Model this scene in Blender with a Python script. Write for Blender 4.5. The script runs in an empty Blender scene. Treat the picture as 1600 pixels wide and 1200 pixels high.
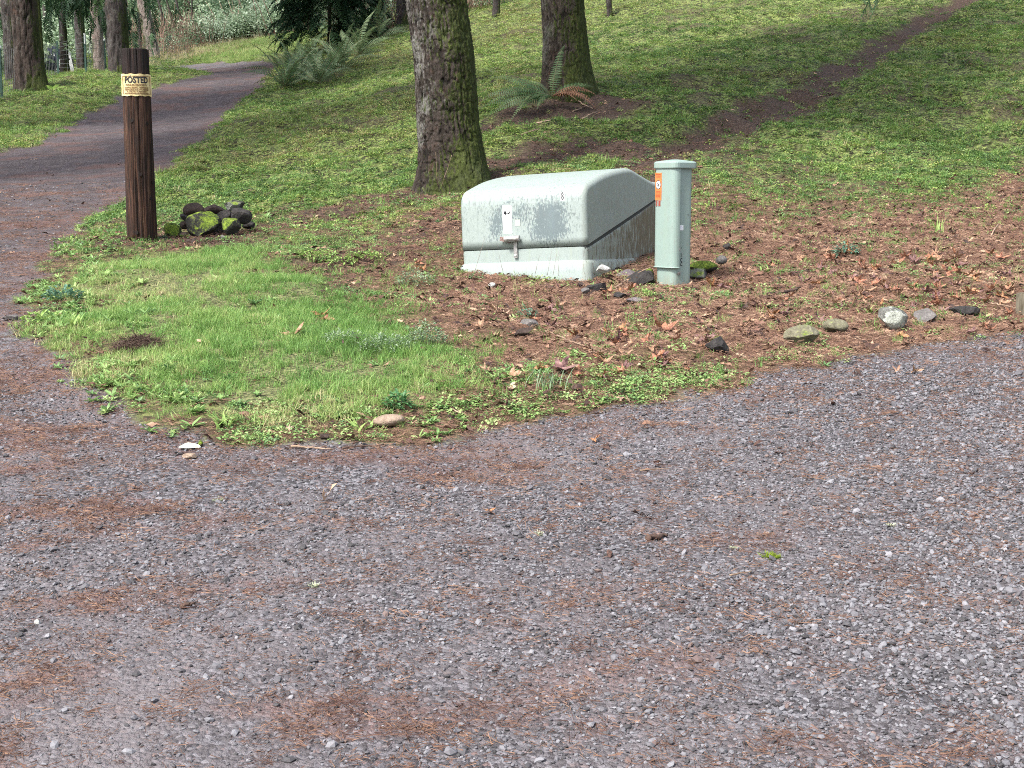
import bpy, math, random
import numpy as np
from mathutils import Vector, Matrix
random.seed(7); rng = np.random.default_rng(7)
PI = math.pi
scene = bpy.context.scene
col = scene.collection

# ------------------------------------------------------------------ camera, sky, sun, exposure
FOC, PITCH, EYE = 2200.0, math.radians(8.0), 1.5
cam_d = bpy.data.cameras.new('camera'); cam = bpy.data.objects.new('camera', cam_d); col.objects.link(cam)
cam_d.sensor_width = 36.0; cam_d.lens = FOC / 1600 * 36; cam_d.clip_start = 0.05; cam_d.clip_end = 900
cam.location = (0, 0, EYE); cam.rotation_euler = (PI / 2 - PITCH, 0, 0)
scene.camera = cam
SUN_EL, SUN_AZ = math.radians(52), math.radians(222)       # azimuth clockwise from +Y: behind the camera, to its left
world = bpy.data.worlds.new('World'); scene.world = world; world.use_nodes = True
wn = world.node_tree; wn.nodes.clear()
sky = wn.nodes.new('ShaderNodeTexSky'); sky.sky_type = 'NISHITA'; sky.sun_disc = False
sky.sun_elevation = SUN_EL; sky.sun_rotation = SUN_AZ; sky.air_density = 1.0; sky.dust_density = 3.0; sky.ozone_density = 1.0
hs = wn.nodes.new('ShaderNodeHueSaturation'); hs.inputs['Saturation'].default_value = 0.55
bg = wn.nodes.new('ShaderNodeBackground'); bg.inputs['Strength'].default_value = 0.13
wo = wn.nodes.new('ShaderNodeOutputWorld')
wn.links.new(sky.outputs[0], hs.inputs['Color']); wn.links.new(hs.outputs[0], bg.inputs[0]); wn.links.new(bg.outputs[0], wo.inputs[0])
sun_d = bpy.data.lights.new('sun', 'SUN'); sun_d.energy = 2.5; sun_d.angle = math.radians(9); sun_d.color = (1.0, 0.96, 0.9)
sun = bpy.data.objects.new('sun', sun_d); col.objects.link(sun)
sdir = Vector((math.sin(SUN_AZ) * math.cos(SUN_EL), math.cos(SUN_AZ) * math.cos(SUN_EL), math.sin(SUN_EL)))
sun.rotation_euler = sdir.to_track_quat('Z', 'Y').to_euler()
sun.location = (0, 0, 30)
vs = scene.view_settings; vs.view_transform = 'Standard'; vs.look = 'None'; vs.gamma = 1.0; vs.use_curve_mapping = False
vs.exposure = 1.5
scene.cycles.filter_width = 1.0; scene.cycles.use_denoising = False
scene.cycles.max_bounces = 6; scene.cycles.diffuse_bounces = 3; scene.cycles.transparent_max_bounces = 4

# ------------------------------------------------------------------ numbers
fwv = np.array([0, math.cos(PITCH), -math.sin(PITCH)]); upv = np.array([0, math.sin(PITCH), math.cos(PITCH)])
def ray(px, py): return fwv + np.array([1., 0, 0]) * (px - 800) / FOC + upv * (600 - py) / FOC
def at_depth(px, py, Y):
    r = ray(px, py); return np.array([0, 0, EYE]) + r * (Y / r[1])

def _h(ix, iy, iz, s):
    n = (ix.astype(np.int64) * 73856093) ^ (iy.astype(np.int64) * 19349663) ^ (iz.astype(np.int64) * 83492791) ^ (s * 2654435)
    n = (n ^ (n >> 13)) * 1274126177; n = n & 0x7fffffff
    n = (n ^ (n >> 11)) * 668265263 & 0x7fffffff
    return (n & 0xffff) / 65535.0
def vnoise(x, y, z=None, s=0):
    """value noise 0..1"""
    x = np.asarray(x, float); y = np.asarray(y, float); z = np.zeros_like(x) if z is None else np.asarray(z, float)
    ix, iy, iz = np.floor(x), np.floor(y), np.floor(z)
    fx, fy, fz = x - ix, y - iy, z - iz
    fx, fy, fz = [f * f * (3 - 2 * f) for f in (fx, fy, fz)]
    r = 0
    for a in (0, 1):
        for b in (0, 1):
            for c in (0, 1):
                w = (fx if a else 1 - fx) * (fy if b else 1 - fy) * (fz if c else 1 - fz)
                r = r + w * _h(ix + a, iy + b, iz + c, s)
    return r
def fbm(x, y, z=None, s=0, o=4, g=0.5):
    r, a, t = 0, 1.0, 0
    for k in range(o):
        f = 2.03 ** k
        r = r + a * vnoise(np.asarray(x) * f + 17.3 * k, np.asarray(y) * f - 9.1 * k, None if z is None else np.asarray(z) * f, s + k)
        t += a; a *= g
    return r / t
def sstep(a, b, x):
    t = np.clip((np.asarray(x, float) - a) / (b - a), 0, 1); return t * t * (3 - 2 * t)

# terrain: a smooth sheet through surveyed points (image column, image row, distance north)
CTRL = [(100,1199,2.9),(800,1199,2.9),(1500,1199,2.9),(100,900,4.02),(800,900,4.02),(1500,900,4.02),
 (0,600,6.4),(800,600,6.4),(1500,600,6.4),(0,450,9.1),(600,450,9.05),(1050,450,9.0),(1500,450,9.0),
 (222,375,11.5),(0,300,15),(200,310,14.5),(100,235,20),(195,200,24),(300,180,26),(345,112,36),(240,116,36),(430,108,36),
 (345,101,42),(350,80,48),(400,68,54),(700,297,13.2),(890,148,18),(775,30,34),(950,28,32),(1500,0,29),
 (1600,200,16.5),(1600,330,11.8),(1300,330,11.9),(1300,200,17),(1300,80,23),(1100,200,16.5),(1100,330,11.6),(1100,100,22),
 (900,300,12.8),(500,340,12.6),(500,250,17),(500,150,25),(600,75,34),(640,40,38),(430,150,28),
 (60,140,29),(10,160,27),(190,122,34),(50,215,21.5),(400,20,75),(200,60,58),(0,100,45),(600,20,50)]
cp = [at_depth(*c) for c in CTRL]
cp += [np.array(v, float) for v in [(-10,-10,-.3),(10,-10,-.3),(-8,3,.25),(8,3,.3),(0,-40,-1),(-60,-40,-2),(60,-40,0),(14,9,1.0),(14,14,2.4),
      (45,10,3),(40,30,11),(60,60,22),(-14,9,.7),(-45,10,.2),(-45,30,1.2),(-60,60,5),(-50,95,10),(0,130,24),(60,130,36),(16,45,12),(0,60,9.5),(10,85,18)]]
cp = np.array(cp)
def _phi(d2): return np.where(d2 > 0, 0.5 * d2 * np.log(np.maximum(d2, 1e-12)), 0)
_n = len(cp); _d2 = ((cp[:, None, :2] - cp[None, :, :2]) ** 2).sum(-1)
_A = np.zeros((_n + 3, _n + 3)); _A[:_n, :_n] = _phi(_d2) + np.eye(_n) * 2.0
_A[:_n, _n] = 1; _A[:_n, _n + 1:] = cp[:, :2]; _A[_n:, :_n] = _A[:_n, _n:].T
_w = np.linalg.solve(_A, np.concatenate([cp[:, 2], [0, 0, 0]]))
def height0(x, y):
    x = np.asarray(x, float); y = np.asarray(y, float)
    r = _w[_n] + _w[_n + 1] * x + _w[_n + 2] * y
    for k in range(_n):
        r = r + _w[k] * _phi((x - cp[k, 0]) ** 2 + (y - cp[k, 1]) ** 2)
    return r
def hit0(px, py, fn=None):
    fn = fn or height0
    Y = np.geomspace(1.5, 140, 3000); r = ray(px, py)
    X = r[0] / r[1] * Y; Z = EYE + r[2] / r[1] * Y
    b = np.nonzero(Z < fn(X, Y))[0]
    k = b[0] if len(b) else len(Y) - 1
    return np.array([X[k], Y[k], Z[k]])

# ------------------------------------------------------------------ zones of the ground
def poly(pts): return np.array([hit0(*p)[:2] if len(p) == 2 else p[:2] for p in pts])
def sdist(P, x, y, closed=True):
    """signed distance to a polygon (inside negative), or distance to a polyline"""
    x = np.asarray(x, float); y = np.asarray(y, float)
    d = np.full(x.shape, 1e9); ins = np.zeros(x.shape, bool); n = len(P)
    for i in range(n if closed else n - 1):
        a, b = P[i], P[(i + 1) % n]; e = b - a; L = e @ e + 1e-12
        t = np.clip(((x - a[0]) * e[0] + (y - a[1]) * e[1]) / L, 0, 1)
        d = np.minimum(d, (x - a[0] - t * e[0]) ** 2 + (y - a[1] - t * e[1]) ** 2)
        if closed:
            c = (a[1] > y) != (b[1] > y)
            with np.errstate(divide='ignore', invalid='ignore'):
                ins ^= c & (x < (b[0] - a[0]) * (y - a[1]) / (b[1] - a[1] + 1e-12) + a[0])
    d = np.sqrt(d)
    return np.where(ins, -d, d) if closed else d
ISL = poly([(430,112),(405,140),(370,165),(330,210),(290,240),(240,280),(200,310),(150,340),(120,365),(90,400),(55,440),(40,480),(60,525),
            (90,575),(130,615),(190,652),(260,682),(350,699),(450,699),(540,692),(650,690),(760,675),(850,660),(950,640),(1050,622),
            (1130,605),(1220,582),(1320,562),(1420,547),(1520,537),(1600,527)])
ISL = np.vstack([ISL, [[6, 9.2], [12, 12], [70, 20], [90, 200], [0, 220]], poly([(470, 60), (440, 95)])])
VERGE = np.vstack([poly([(330,116),(290,126),(240,141),(190,152),(150,172),(110,197),(60,227),(0,240)]), [[-12, 14], [-80, 8], [-90, 200], [0, 220]], poly([(470,92),(430,98),(345,97),(260,104)])])
LAWN = poly([(110,470),(180,425),(290,400),(400,393),(430,430),(510,470),(620,520),(735,560),(750,600),(700,640),(500,662),(330,668),(200,645),(125,590)])
LITTER = np.vstack([poly([(640,425),(720,420),(900,440),(1000,430),(1080,372),(1300,345),(1450,325),(1600,255)]), [[7, 14], [7, 8.9]],
                    poly([(1600,535),(1300,570),(1050,600),(850,600),(790,560),(700,500)])])
WEEDS = poly([(250,660),(340,645),(520,655),(700,640),(800,590),(960,600),(1060,590),(1150,575),(1060,625),(850,660),(650,692),(350,700),(250,685)])
TRAIL = poly([(1000,252),(1100,220),(1180,190),(1260,150),(1340,105),(1400,62),(1460,28),(1515,0)])
TRAIL = np.vstack([TRAIL, TRAIL[-1] + (TRAIL[-1] - TRAIL[-2]) * 4])
SOIL = [(poly([(230,390),(330,380),(480,352),(620,318),(700,303)]), .46), (poly([(400,490),(480,450),(560,418),(640,388),(720,352)]), .46),
        (poly([(700,303),(770,262),(900,236),(1010,250)]), .55), (poly([(790,205),(880,180),(960,165)]), .6), (poly([(1020,300),(1010,250)]), .5)]
FAR_GRASS = poly([(330,95),(440,97),(470,75),(470,64),(400,66),(330,75)])

def zones(x, y):
    """gravel, litter, soil, lawn, weeds, drift (fallen needles on gravel)"""
    n1 = fbm(x * 2.2, y * 2.2, s=3) - .5; n2 = fbm(x * .8, y * .8, s=9) - .5; n3 = fbm(x * 6, y * 6, s=14) - .5
    di = sdist(ISL, x, y) + n1 * .35 + n3 * .16
    dv = sdist(VERGE, x, y) + n1 * .5 + n3 * .2
    g = sstep(-.05, .06, np.minimum(di, dv))
    e = .35
    lit = sstep(.15, -.25, sdist(LITTER, x, y) + n1 * .9 + n2 * .5) * (1 - g)
    soil = sstep(.48, .2, sdist(TRAIL, x, y, False) + n1 * .5 + n3 * .2)
    for P, w in SOIL: soil = np.maximum(soil, sstep(w * 1.25, w * .55, sdist(P, x, y, False) + n1 * .8 + n3 * .3))
    soil = np.maximum(soil, sstep(.12, .2, n2 + n3 * .35) * .55 * sstep(10, 14, y))
    soil = soil * (1 - g)
    lawn = sstep(.25, -.35, sdist(LAWN, x, y) + n1 * .9 + n2 * .5) * (1 - g)
    lawn = np.maximum(lawn, sstep(.6, -.4, sdist(FAR_GRASS, x, y) + n1) * (1 - g))
    weeds = sstep(.08, -.1, sdist(WEEDS, x, y) + n1 * .35) * (1 - g)
    st = fbm(x * 1.3 + y * .45 + n1 * .5, y * 3.4 - x * .8 + n1 * .6, s=31)                       # drifts comb across the slope
    near = (1 - g) * (1 - lit) * (1 - lawn) * sstep(13.5, 11.5, y); lit = lit + near * (.18 + .5 * sstep(-1.6, -.2, x)); soil = np.maximum(soil, near * .30)
    drift = sstep(.60, .76, st + n3 * .30 + n1 * .12 + .05 * sstep(1.0, -2.0, x)) * g * (.55 + .6 * sstep(1, -2, x))
    drift = np.maximum(drift, g * sstep(.45, .05, di) * .55 * sstep(-.15, .15, n1 + .1 * sstep(1, -3, x)))
    soil = soil * (1 - lawn)
    return dict(gravel=g, litter=lit, soil=soil, lawn=lawn, weeds=weeds, drift=drift)
def ruts(x, y):
    return fbm(x * .5, y * 1.1, s=77)
def height(x, y):
    x = np.asarray(x, float); y = np.asarray(y, float)
    h = height0(x, y)
    di = np.minimum(sdist(ISL, x, y), sdist(VERGE, x, y))
    bank = sstep(.25, -.5, di)
    h = h + bank * .05 + bank * (fbm(x * 1.6, y * 1.6, s=5) - .5) * .13 * (1 + 1.2 * sstep(12, 16, y))
    h = h + (1 - bank) * (fbm(x * .9, y * 1.4, s=6) - .5) * .045
    h = h - sstep(.4, .05, sdist(TRAIL, x, y, False)) * .07
    return h
def at(px, py): return hit0(px, py, height)
def gz(x, y): return float(height(np.array([x]), np.array([y]))[0])

# ------------------------------------------------------------------ materials
class Mat:
    def __init__(s, name, rough=.8, spec=.3):
        s.m = bpy.data.materials.new(name); s.m.use_nodes = True; s.t = s.m.node_tree; s.N = s.t.nodes; s.N.clear()
        s.out = s.N.new('ShaderNodeOutputMaterial'); s.b = s.N.new('ShaderNodeBsdfPrincipled')
        s.b.inputs['Roughness'].default_value = rough; s.b.inputs['Specular IOR Level'].default_value = spec
        s.t.links.new(s.b.outputs[0], s.out.inputs[0])
        s._pos = None
    def set(s, sock, v):
        if hasattr(v, 'is_output'): s.t.links.new(v, sock)
        elif isinstance(v, (tuple, list)): sock.default_value = tuple(v) + ((1,) if len(v) == 3 and sock.type == 'RGBA' else ())
        else: sock.default_value = v
    def pos(s):
        if s._pos is None: s._pos = s.N.new('ShaderNodeNewGeometry').outputs['Position']
        return s._pos
    def obj(s): return s.N.new('ShaderNodeTexCoord').outputs['Object']
    def scaled(s, v, sc, rot=(0, 0, 0)):
        n = s.N.new('ShaderNodeMapping'); s.set(n.inputs['Vector'], v); n.inputs['Scale'].default_value = sc; n.inputs['Rotation'].default_value = rot; return n.outputs[0]
    def noise(s, v, sc, det=4, rough=.55, dist=0):
        n = s.N.new('ShaderNodeTexNoise'); s.set(n.inputs['Vector'], v); n.inputs['Scale'].default_value = sc
        n.inputs['Detail'].default_value = det; n.inputs['Roughness'].default_value = rough; n.inputs['Distortion'].default_value = dist; return n.outputs[0]
    def voro(s, v, sc, feat='F1', out='Distance'):
        n = s.N.new('ShaderNodeTexVoronoi'); n.feature = feat; s.set(n.inputs['Vector'], v); n.inputs['Scale'].default_value = sc; return n.outputs[out]
    def ramp(s, f, stops, interp='LINEAR'):
        n = s.N.new('ShaderNodeValToRGB'); s.set(n.inputs[0], f); r = n.color_ramp; r.interpolation = interp
        while len(r.elements) < len(stops): r.elements.new(.5)
        for e, (p, c) in zip(r.elements, stops):
            e.position = p; e.color = (c, c, c, 1) if isinstance(c, (int, float)) else tuple(c) + (1,)
        return n.outputs[0]
    def mix(s, f, a, b, mode='MIX'):
        n = s.N.new('ShaderNodeMix'); n.data_type = 'RGBA'; n.blend_type = mode
        s.set(n.inputs[0], f); s.set(n.inputs[6], a); s.set(n.inputs[7], b); return n.outputs[2]
    def math(s, op, a, b=0.0, c=None, clamp=False):
        n = s.N.new('ShaderNodeMath'); n.operation = op; n.use_clamp = clamp; s.set(n.inputs[0], a); s.set(n.inputs[1], b)
        if c is not None: s.set(n.inputs[2], c)
        return n.outputs[0]
    def attr(s, name, typ='GEOMETRY', out='Fac'):
        n = s.N.new('ShaderNodeAttribute'); n.attribute_name = name; n.attribute_type = typ; return n.outputs[out]
    def sep(s, v):
        n = s.N.new('ShaderNodeSeparateXYZ'); s.set(n.inputs[0], v); return n.outputs
    def col(s, v): s.set(s.b.inputs['Base Color'], v); return s
    def bump(s, h, strength=.5, dist=.02):
        n = s.N.new('ShaderNodeBump'); s.set(n.inputs['Height'], h); n.inputs['Strength'].default_value = strength; n.inputs['Distance'].default_value = dist
        if s.b.inputs['Normal'].is_linked: s.t.links.new(s.b.inputs['Normal'].links[0].from_socket, n.inputs['Normal'])
        s.t.links.new(n.outputs[0], s.b.inputs['Normal']); return s
    def translucent(s, colr, f=.35):
        t = s.N.new('ShaderNodeBsdfTranslucent'); s.set(t.inputs[0], colr); m = s.N.new('ShaderNodeMixShader'); m.inputs[0].default_value = f
        s.t.links.new(s.b.outputs[0], m.inputs[1]); s.t.links.new(t.outputs[0], m.inputs[2]); s.t.links.new(m.outputs[0], s.out.inputs[0]); return s

def leaf_mat(name, stops, rough=.55, transl=.3, spec=.35, const=None):
    """stops: colours along the per-plant tint 0..1; small variation from leaf to leaf"""
    m = Mat(name, rough, spec)
    t = m.attr('tint', 'INSTANCER') if const is None else const
    n = m.noise(m.pos(), 23 if const is None else 60, 2)
    f = m.math('ADD', t, m.math('MULTIPLY', m.math('SUBTRACT', n, .5), .7), clamp=True)
    c = m.ramp(f, stops); m.col(c)
    if transl: m.translucent(c, transl)
    return m.m

# ------------------------------------------------------------------ mesh helpers
def mesh(name, V, F, mat=None, smooth=False):
    me = bpy.data.meshes.new(name)
    V = np.asarray(V, float).reshape(-1, 3)
    me.from_pydata(V.tolist(), [], F if isinstance(F, list) else F.tolist()); me.update()
    if mat is not None:
        for k in (mat if isinstance(mat, (list, tuple)) else [mat]): me.materials.append(k)
    if smooth: me.polygons.foreach_set('use_smooth', np.ones(len(me.polygons), bool))
    return me
def link(name, me, parent=None, loc=(0, 0, 0), rot=(0, 0, 0)):
    o = bpy.data.objects.new(name, me); col.objects.link(o); o.location = loc; o.rotation_euler = rot
    if parent is not None: o.parent = parent
    return o
def tag(o, label=None, cat=None, group=None, kind=None):
    if label: o['label'] = label
    if cat: o['category'] = cat
    if group: o['group'] = group
    if kind: o['kind'] = kind
    return o
def empty(name, loc=(0, 0, 0), rot=(0, 0, 0)): return link(name, None, None, loc, rot)
class MB:
    def __init__(s): s.V = []; s.F = []; s.n = 0; s.M = []
    def add(s, V, F, mi=0):
        V = np.asarray(V, float).reshape(-1, 3); s.V.append(V)
        s.F += [[i + s.n for i in f] for f in F]; s.M += [mi] * len(F); s.n += len(V)
    def box(s, c, d, R=None, mi=0):
        v = np.array([[x, y, z] for z in (-.5, .5) for y in (-.5, .5) for x in (-.5, .5)]) * d
        if R is not None: v = v @ np.asarray(R).T
        s.add(v + c, [[0, 2, 3, 1], [4, 5, 7, 6], [0, 1, 5, 4], [2, 6, 7, 3], [0, 4, 6, 2], [1, 3, 7, 5]], mi)
    def tube(s, P, r, k=6, cap=True, mi=0):
        P = np.asarray(P, float); n = len(P); r = np.broadcast_to(r, (n,))
        T = np.gradient(P, axis=0); T /= np.linalg.norm(T, axis=1)[:, None] + 1e-12
        a = np.array([0, 0, 1.]) if abs(T[0, 2]) < .9 else np.array([1., 0, 0])
        V = []
        for i in range(n):
            u = np.cross(T[i], a); u /= np.linalg.norm(u) + 1e-12; w = np.cross(T[i], u); a = -np.cross(T[i], u) * -1 if False else a
            for j in range(k):
                t = 2 * PI * j / k; V.append(P[i] + r[i] * (math.cos(t) * u + math.sin(t) * w))
        F = [[i * k + j, i * k + (j + 1) % k, (i + 1) * k + (j + 1) % k, (i + 1) * k + j] for i in range(n - 1) for j in range(k)]
        if cap: F += [list(range(k))[::-1], [(n - 1) * k + j for j in range(k)]]
        s.add(V, F, mi)
    def build(s, name, mat, parent=None, smooth=False, loc=(0, 0, 0), rot=(0, 0, 0)):
        me = mesh(name, np.concatenate(s.V), s.F, mat, smooth)
        if any(s.M): me.polygons.foreach_set('material_index', np.array(s.M, np.int32))
        return link(name, me, parent, loc, rot)
def rot(ax, a):
    return np.array(Matrix.Rotation(a, 3, ax))

# ------------------------------------------------------------------ scatter: instances on points, one object
lib = {}
def proto_col(key, meshes):
    c = bpy.data.collections.new('kit_' + key)
    for i, m in enumerate(meshes):
        c.objects.link(bpy.data.objects.new('%s_%02d' % (key, i), m))
    lib[key] = (c, len(meshes)); return c
def make_scatter_tree():
    t = bpy.data.node_groups.new('scatter', 'GeometryNodeTree')
    t.interface.new_socket('Geometry', in_out='INPUT', socket_type='NodeSocketGeometry')
    s = t.interface.new_socket('Kit', in_out='INPUT', socket_type='NodeSocketCollection')
    t.interface.new_socket('Geometry', in_out='OUTPUT', socket_type='NodeSocketGeometry')
    gi = t.nodes.new('NodeGroupInput'); go = t.nodes.new('NodeGroupOutput')
    ci = t.nodes.new('GeometryNodeCollectionInfo'); ci.inputs['Separate Children'].default_value = True; ci.inputs['Reset Children'].default_value = True
    ip = t.nodes.new('GeometryNodeInstanceOnPoints'); ip.inputs['Pick Instance'].default_value = True
    def na(name, typ):
        n = t.nodes.new('GeometryNodeInputNamedAttribute'); n.data_type = typ; n.inputs['Name'].default_value = name; return n.outputs['Attribute']
    e2r = t.nodes.new('FunctionNodeEulerToRotation')
    L = t.links.new
    L(gi.outputs['Geometry'], ip.inputs['Points']); L(gi.outputs['Kit'], ci.inputs['Collection']); L(ci.outputs[0], ip.inputs['Instance'])
    L(na('pick', 'INT'), ip.inputs['Instance Index']); L(na('turn', 'FLOAT_VECTOR'), e2r.inputs[0]); L(e2r.outputs[0], ip.inputs['Rotation'])
    L(na('size', 'FLOAT_VECTOR'), ip.inputs['Scale']); L(ip.outputs[0], go.inputs[0])
    return t, s.identifier
SC_TREE, SC_ID = make_scatter_tree()
def scatter(name, key, P, size, tint=None, tilt=.15, label=None, parent=None, kind='stuff', turn=None, cat=None):
    c, n = lib[key]; N = len(P)
    me = bpy.data.meshes.new(name); me.vertices.add(N); me.vertices.foreach_set('co', np.asarray(P, np.float32).ravel())
    def add(nm, typ, fld, arr): a = me.attributes.new(nm, typ, 'POINT'); a.data.foreach_set(fld, np.ascontiguousarray(arr).ravel())
    add('pick', 'INT', 'value', rng.integers(0, n, N).astype(np.int32))
    if turn is None:
        turn = np.stack([rng.normal(0, tilt, N), rng.normal(0, tilt, N), rng.uniform(0, 2 * PI, N)], 1)
    add('turn', 'FLOAT_VECTOR', 'vector', turn.astype(np.float32))
    size = np.asarray(size, float)
    if size.ndim <= 1: size = np.broadcast_to(size, (N,))[:, None] * np.ones((1, 3))
    add('size', 'FLOAT_VECTOR', 'vector', size.astype(np.float32))
    add('tint', 'FLOAT', 'value', (np.full(N, .5) if tint is None else np.clip(tint, 0, 1)).astype(np.float32))
    o = link(name, me, parent); md = o.modifiers.new('scatter', 'NODES'); md.node_group = SC_TREE; md[SC_ID] = c
    if kind: o['kind'] = kind
    if label: o['label'] = label
    if cat: o['category'] = cat
    return o
def candidates(y0, y1, dens, half=.43, falloff=None, pad=.5, x0=None, x1=None):
    """random ground points in the part of the world the view can reach, with a density per square metre"""
    area = (half * y1 + pad) * 2 * (y1 - y0)
    N = int(area * dens)
    y = rng.uniform(y0, y1, N); x = rng.uniform(-1, 1, N) * (half * y1 + pad)
    k = np.abs(x) < half * y + pad
    if x0 is not None: k &= (x > x0) & (x < x1)
    x, y = x[k], y[k]
    if falloff is not None:
        k = rng.uniform(size=len(x)) < falloff(y); x, y = x[k], y[k]
    return x, y

# ------------------------------------------------------------------ ground sheet
def build_ground():
    a1 = np.arange(-23.5, 23.51, .085); a2 = np.concatenate([[-180, -160, -140, -120, -100, -80, -65, -52, -42, -35, -30, -26.5]])
    A = np.radians(np.concatenate([a2, a1, -a2[::-1][:-1]])); nA = len(A)
    r = [.5]
    while r[-1] < 260:
        q = r[-1]; r.append(q * (1.12 if q < 1.8 else 1.008 if q < 45 else 1.03))
    r = np.array(r); nR = len(r)
    RR, AA = np.meshgrid(r, A, indexing='ij')
    X = (RR * np.sin(AA)).ravel(); Y = (RR * np.cos(AA)).ravel()
    Z = height(X, Y); z = zones(X, Y)
    V = np.stack([X, Y, Z], 1); V = np.vstack([V, [0, 0, gz(0, 0)]])
    i = np.arange(nR - 1)[:, None] * nA; j = np.arange(nA)[None, :]; j2 = (j + 1) % nA
    F = np.stack([i + j, i + nA + j, i + nA + j2, i + j2], -1).reshape(-1, 4)[:, ::-1]
    me = bpy.data.meshes.new('ground')
    nf = len(F); T = np.stack([np.arange(nA), (np.arange(nA) + 1) % nA, np.full(nA, len(V) - 1)], 1)[:, ::-1]
    me.vertices.add(len(V)); me.vertices.foreach_set('co', V.astype(np.float32).ravel())
    me.loops.add(nf * 4 + len(T) * 3); me.loops.foreach_set('vertex_index', np.concatenate([F.ravel(), T.ravel()]).astype(np.int32))
    me.polygons.add(nf + len(T)); me.polygons.foreach_set('loop_start', np.concatenate([np.arange(nf) * 4, nf * 4 + np.arange(len(T)) * 3]).astype(np.int32))
    me.polygons.foreach_set('use_smooth', np.ones(nf + len(T), bool))
    me.update(calc_edges=True); me.validate()
    for nm in ('gravel', 'litter', 'soil', 'lawn', 'drift'):
        a = me.attributes.new(nm, 'FLOAT', 'POINT'); a.data.foreach_set('value', np.append(z[nm], 1.0).astype(np.float32))
    m = Mat('ground', .9, .25); P = m.pos()
    big = m.noise(P, .9, 3); mid = m.noise(P, 5, 4); fine = m.noise(P, 38, 4, .65); vf = m.noise(P, 150, 3, .6)
    # gravel bed: crushed dark stone, with grey fines packed between
    vc = m.voro(P, 75, out='Color'); vd = m.voro(P, 75)
    vs_ = m.sep(vc)[0]
    st = m.ramp(vs_, [(0, (.018, .017, .019)), (.35, (.06, .057, .062)), (.7, (.13, .127, .14)), (.93, (.22, .215, .235)), (1, (.17, .10, .085))])
    dust = m.ramp(m.math('ADD', m.math('MULTIPLY', big, .7), m.math('MULTIPLY', fine, .3)), [(.3, (.095, .082, .087)), (.7, (.165, .147, .152))])
    gcol = m.mix(m.ramp(m.math('ADD', m.math('MULTIPLY', mid, .6), m.math('MULTIPLY', big, .5)), [(.42, .1), (.66, .8)]), st, dust)
    ncol = m.ramp(vf, [(.25, (.07, .032, .026)), (.5, (.14, .072, .058)), (.75, (.24, .14, .115))])
    shade_damp = m.math('MULTIPLY', m.ramp(m.math('MULTIPLY', m.sep(P)[1], .05), [(.36, 0.), (.54, .88)]), m.ramp(m.math('MULTIPLY', m.math('ADD', m.sep(P)[1], mid), .02), [(.775, 1.), (.79, 0.)])); gcol = m.mix(shade_damp, gcol, m.ramp(m.math('ADD', m.math('MULTIPLY', fine, .6), m.math('MULTIPLY', mid, .4)), [(.35, (.035, .026, .027)), (.5, (.075, .060, .063)), (.65, (.13, .11, .115))]))  # tree shade on the drive painted in, along with damp; ends at the crest
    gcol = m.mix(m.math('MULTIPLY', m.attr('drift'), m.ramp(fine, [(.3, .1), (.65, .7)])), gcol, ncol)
    # litter of needles, bare soil, thatch under grass, low mossy green
    lcol = m.ramp(m.math('ADD', m.math('MULTIPLY', vf, .6), m.math('MULTIPLY', fine, .4)), [(.3, (.028, .014, .010)), (.45, (.085, .045, .030)), (.6, (.17, .095, .062)), (.75, (.29, .185, .125))])
    scol = m.ramp(fine, [(.3, (.018, .011, .008)), (.5, (.055, .035, .025)), (.7, (.13, .088, .066))])
    gr = m.ramp(m.math('ADD', m.math('MULTIPLY', fine, .5), m.math('MULTIPLY', m.sep(m.voro(P, 90, out='Color'))[0], .4)), [(.25, (.03, .028, .015)), (.42, (.085, .095, .035)), (.58, (.17, .19, .075)), (.7, (.22, .19, .11))])
    hv = m.sep(m.voro(P, 34, out='Color'))[0]
    hill = m.ramp(m.math('ADD', m.math('MULTIPLY', m.math('ADD', m.math('MULTIPLY', fine, .5), m.math('MULTIPLY', hv, .5)), .6), m.math('MULTIPLY', mid, .4)), [(.32, (.018, .014, .010)), (.43, (.05, .052, .02)), (.55, (.11, .145, .042)), (.68, (.22, .26, .08))])
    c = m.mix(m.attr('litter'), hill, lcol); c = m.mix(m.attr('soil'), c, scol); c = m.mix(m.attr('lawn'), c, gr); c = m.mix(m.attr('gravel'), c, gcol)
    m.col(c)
    m.bump(m.math('ADD', m.math('MULTIPLY', m.math('MULTIPLY', vd, m.attr('gravel')), -.9), m.math('ADD', vf, m.math('MULTIPLY', fine, 1.5))), .8, .012)
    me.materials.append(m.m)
    o = link('ground', me); o['kind'] = 'structure'; o['label'] = 'gravel drive around a weedy island and a wooded bank'
    return o
build_ground()

# ------------------------------------------------------------------ kits for small stuff
def rand_rot(): return np.array(Matrix.Rotation(random.uniform(0, 6.28), 3, Vector((random.gauss(0, 1), random.gauss(0, 1), random.gauss(0, 1))).normalized()))
def ico(sub):
    import bmesh
    b = bmesh.new(); bmesh.ops.create_icosphere(b, subdivisions=sub, radius=1)
    V = np.array([v.co[:] for v in b.verts]); F = [[v.index for v in f.verts] for f in b.faces]; b.free(); return V, F
ICO = {k: ico(k) for k in (1, 2, 3, 4)}
ms = Mat('crushed_stone', .75, .4)
tt = ms.attr('tint', 'INSTANCER')
ms.col(ms.mix(ms.ramp(ms.noise(ms.pos(), 300, 2), [(.3, .0), (.7, .35)]), ms.ramp(tt, [(0, (.020, .019, .021)), (.3, (.062, .060, .066)), (.6, (.128, .126, .140)), (.9, (.195, .193, .21)), (.95, (.25, .245, .26)), (.96, (.12, .08, .072)), (1, (.17, .12, .105))]), (.10, .09, .09)))
stones = []
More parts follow.
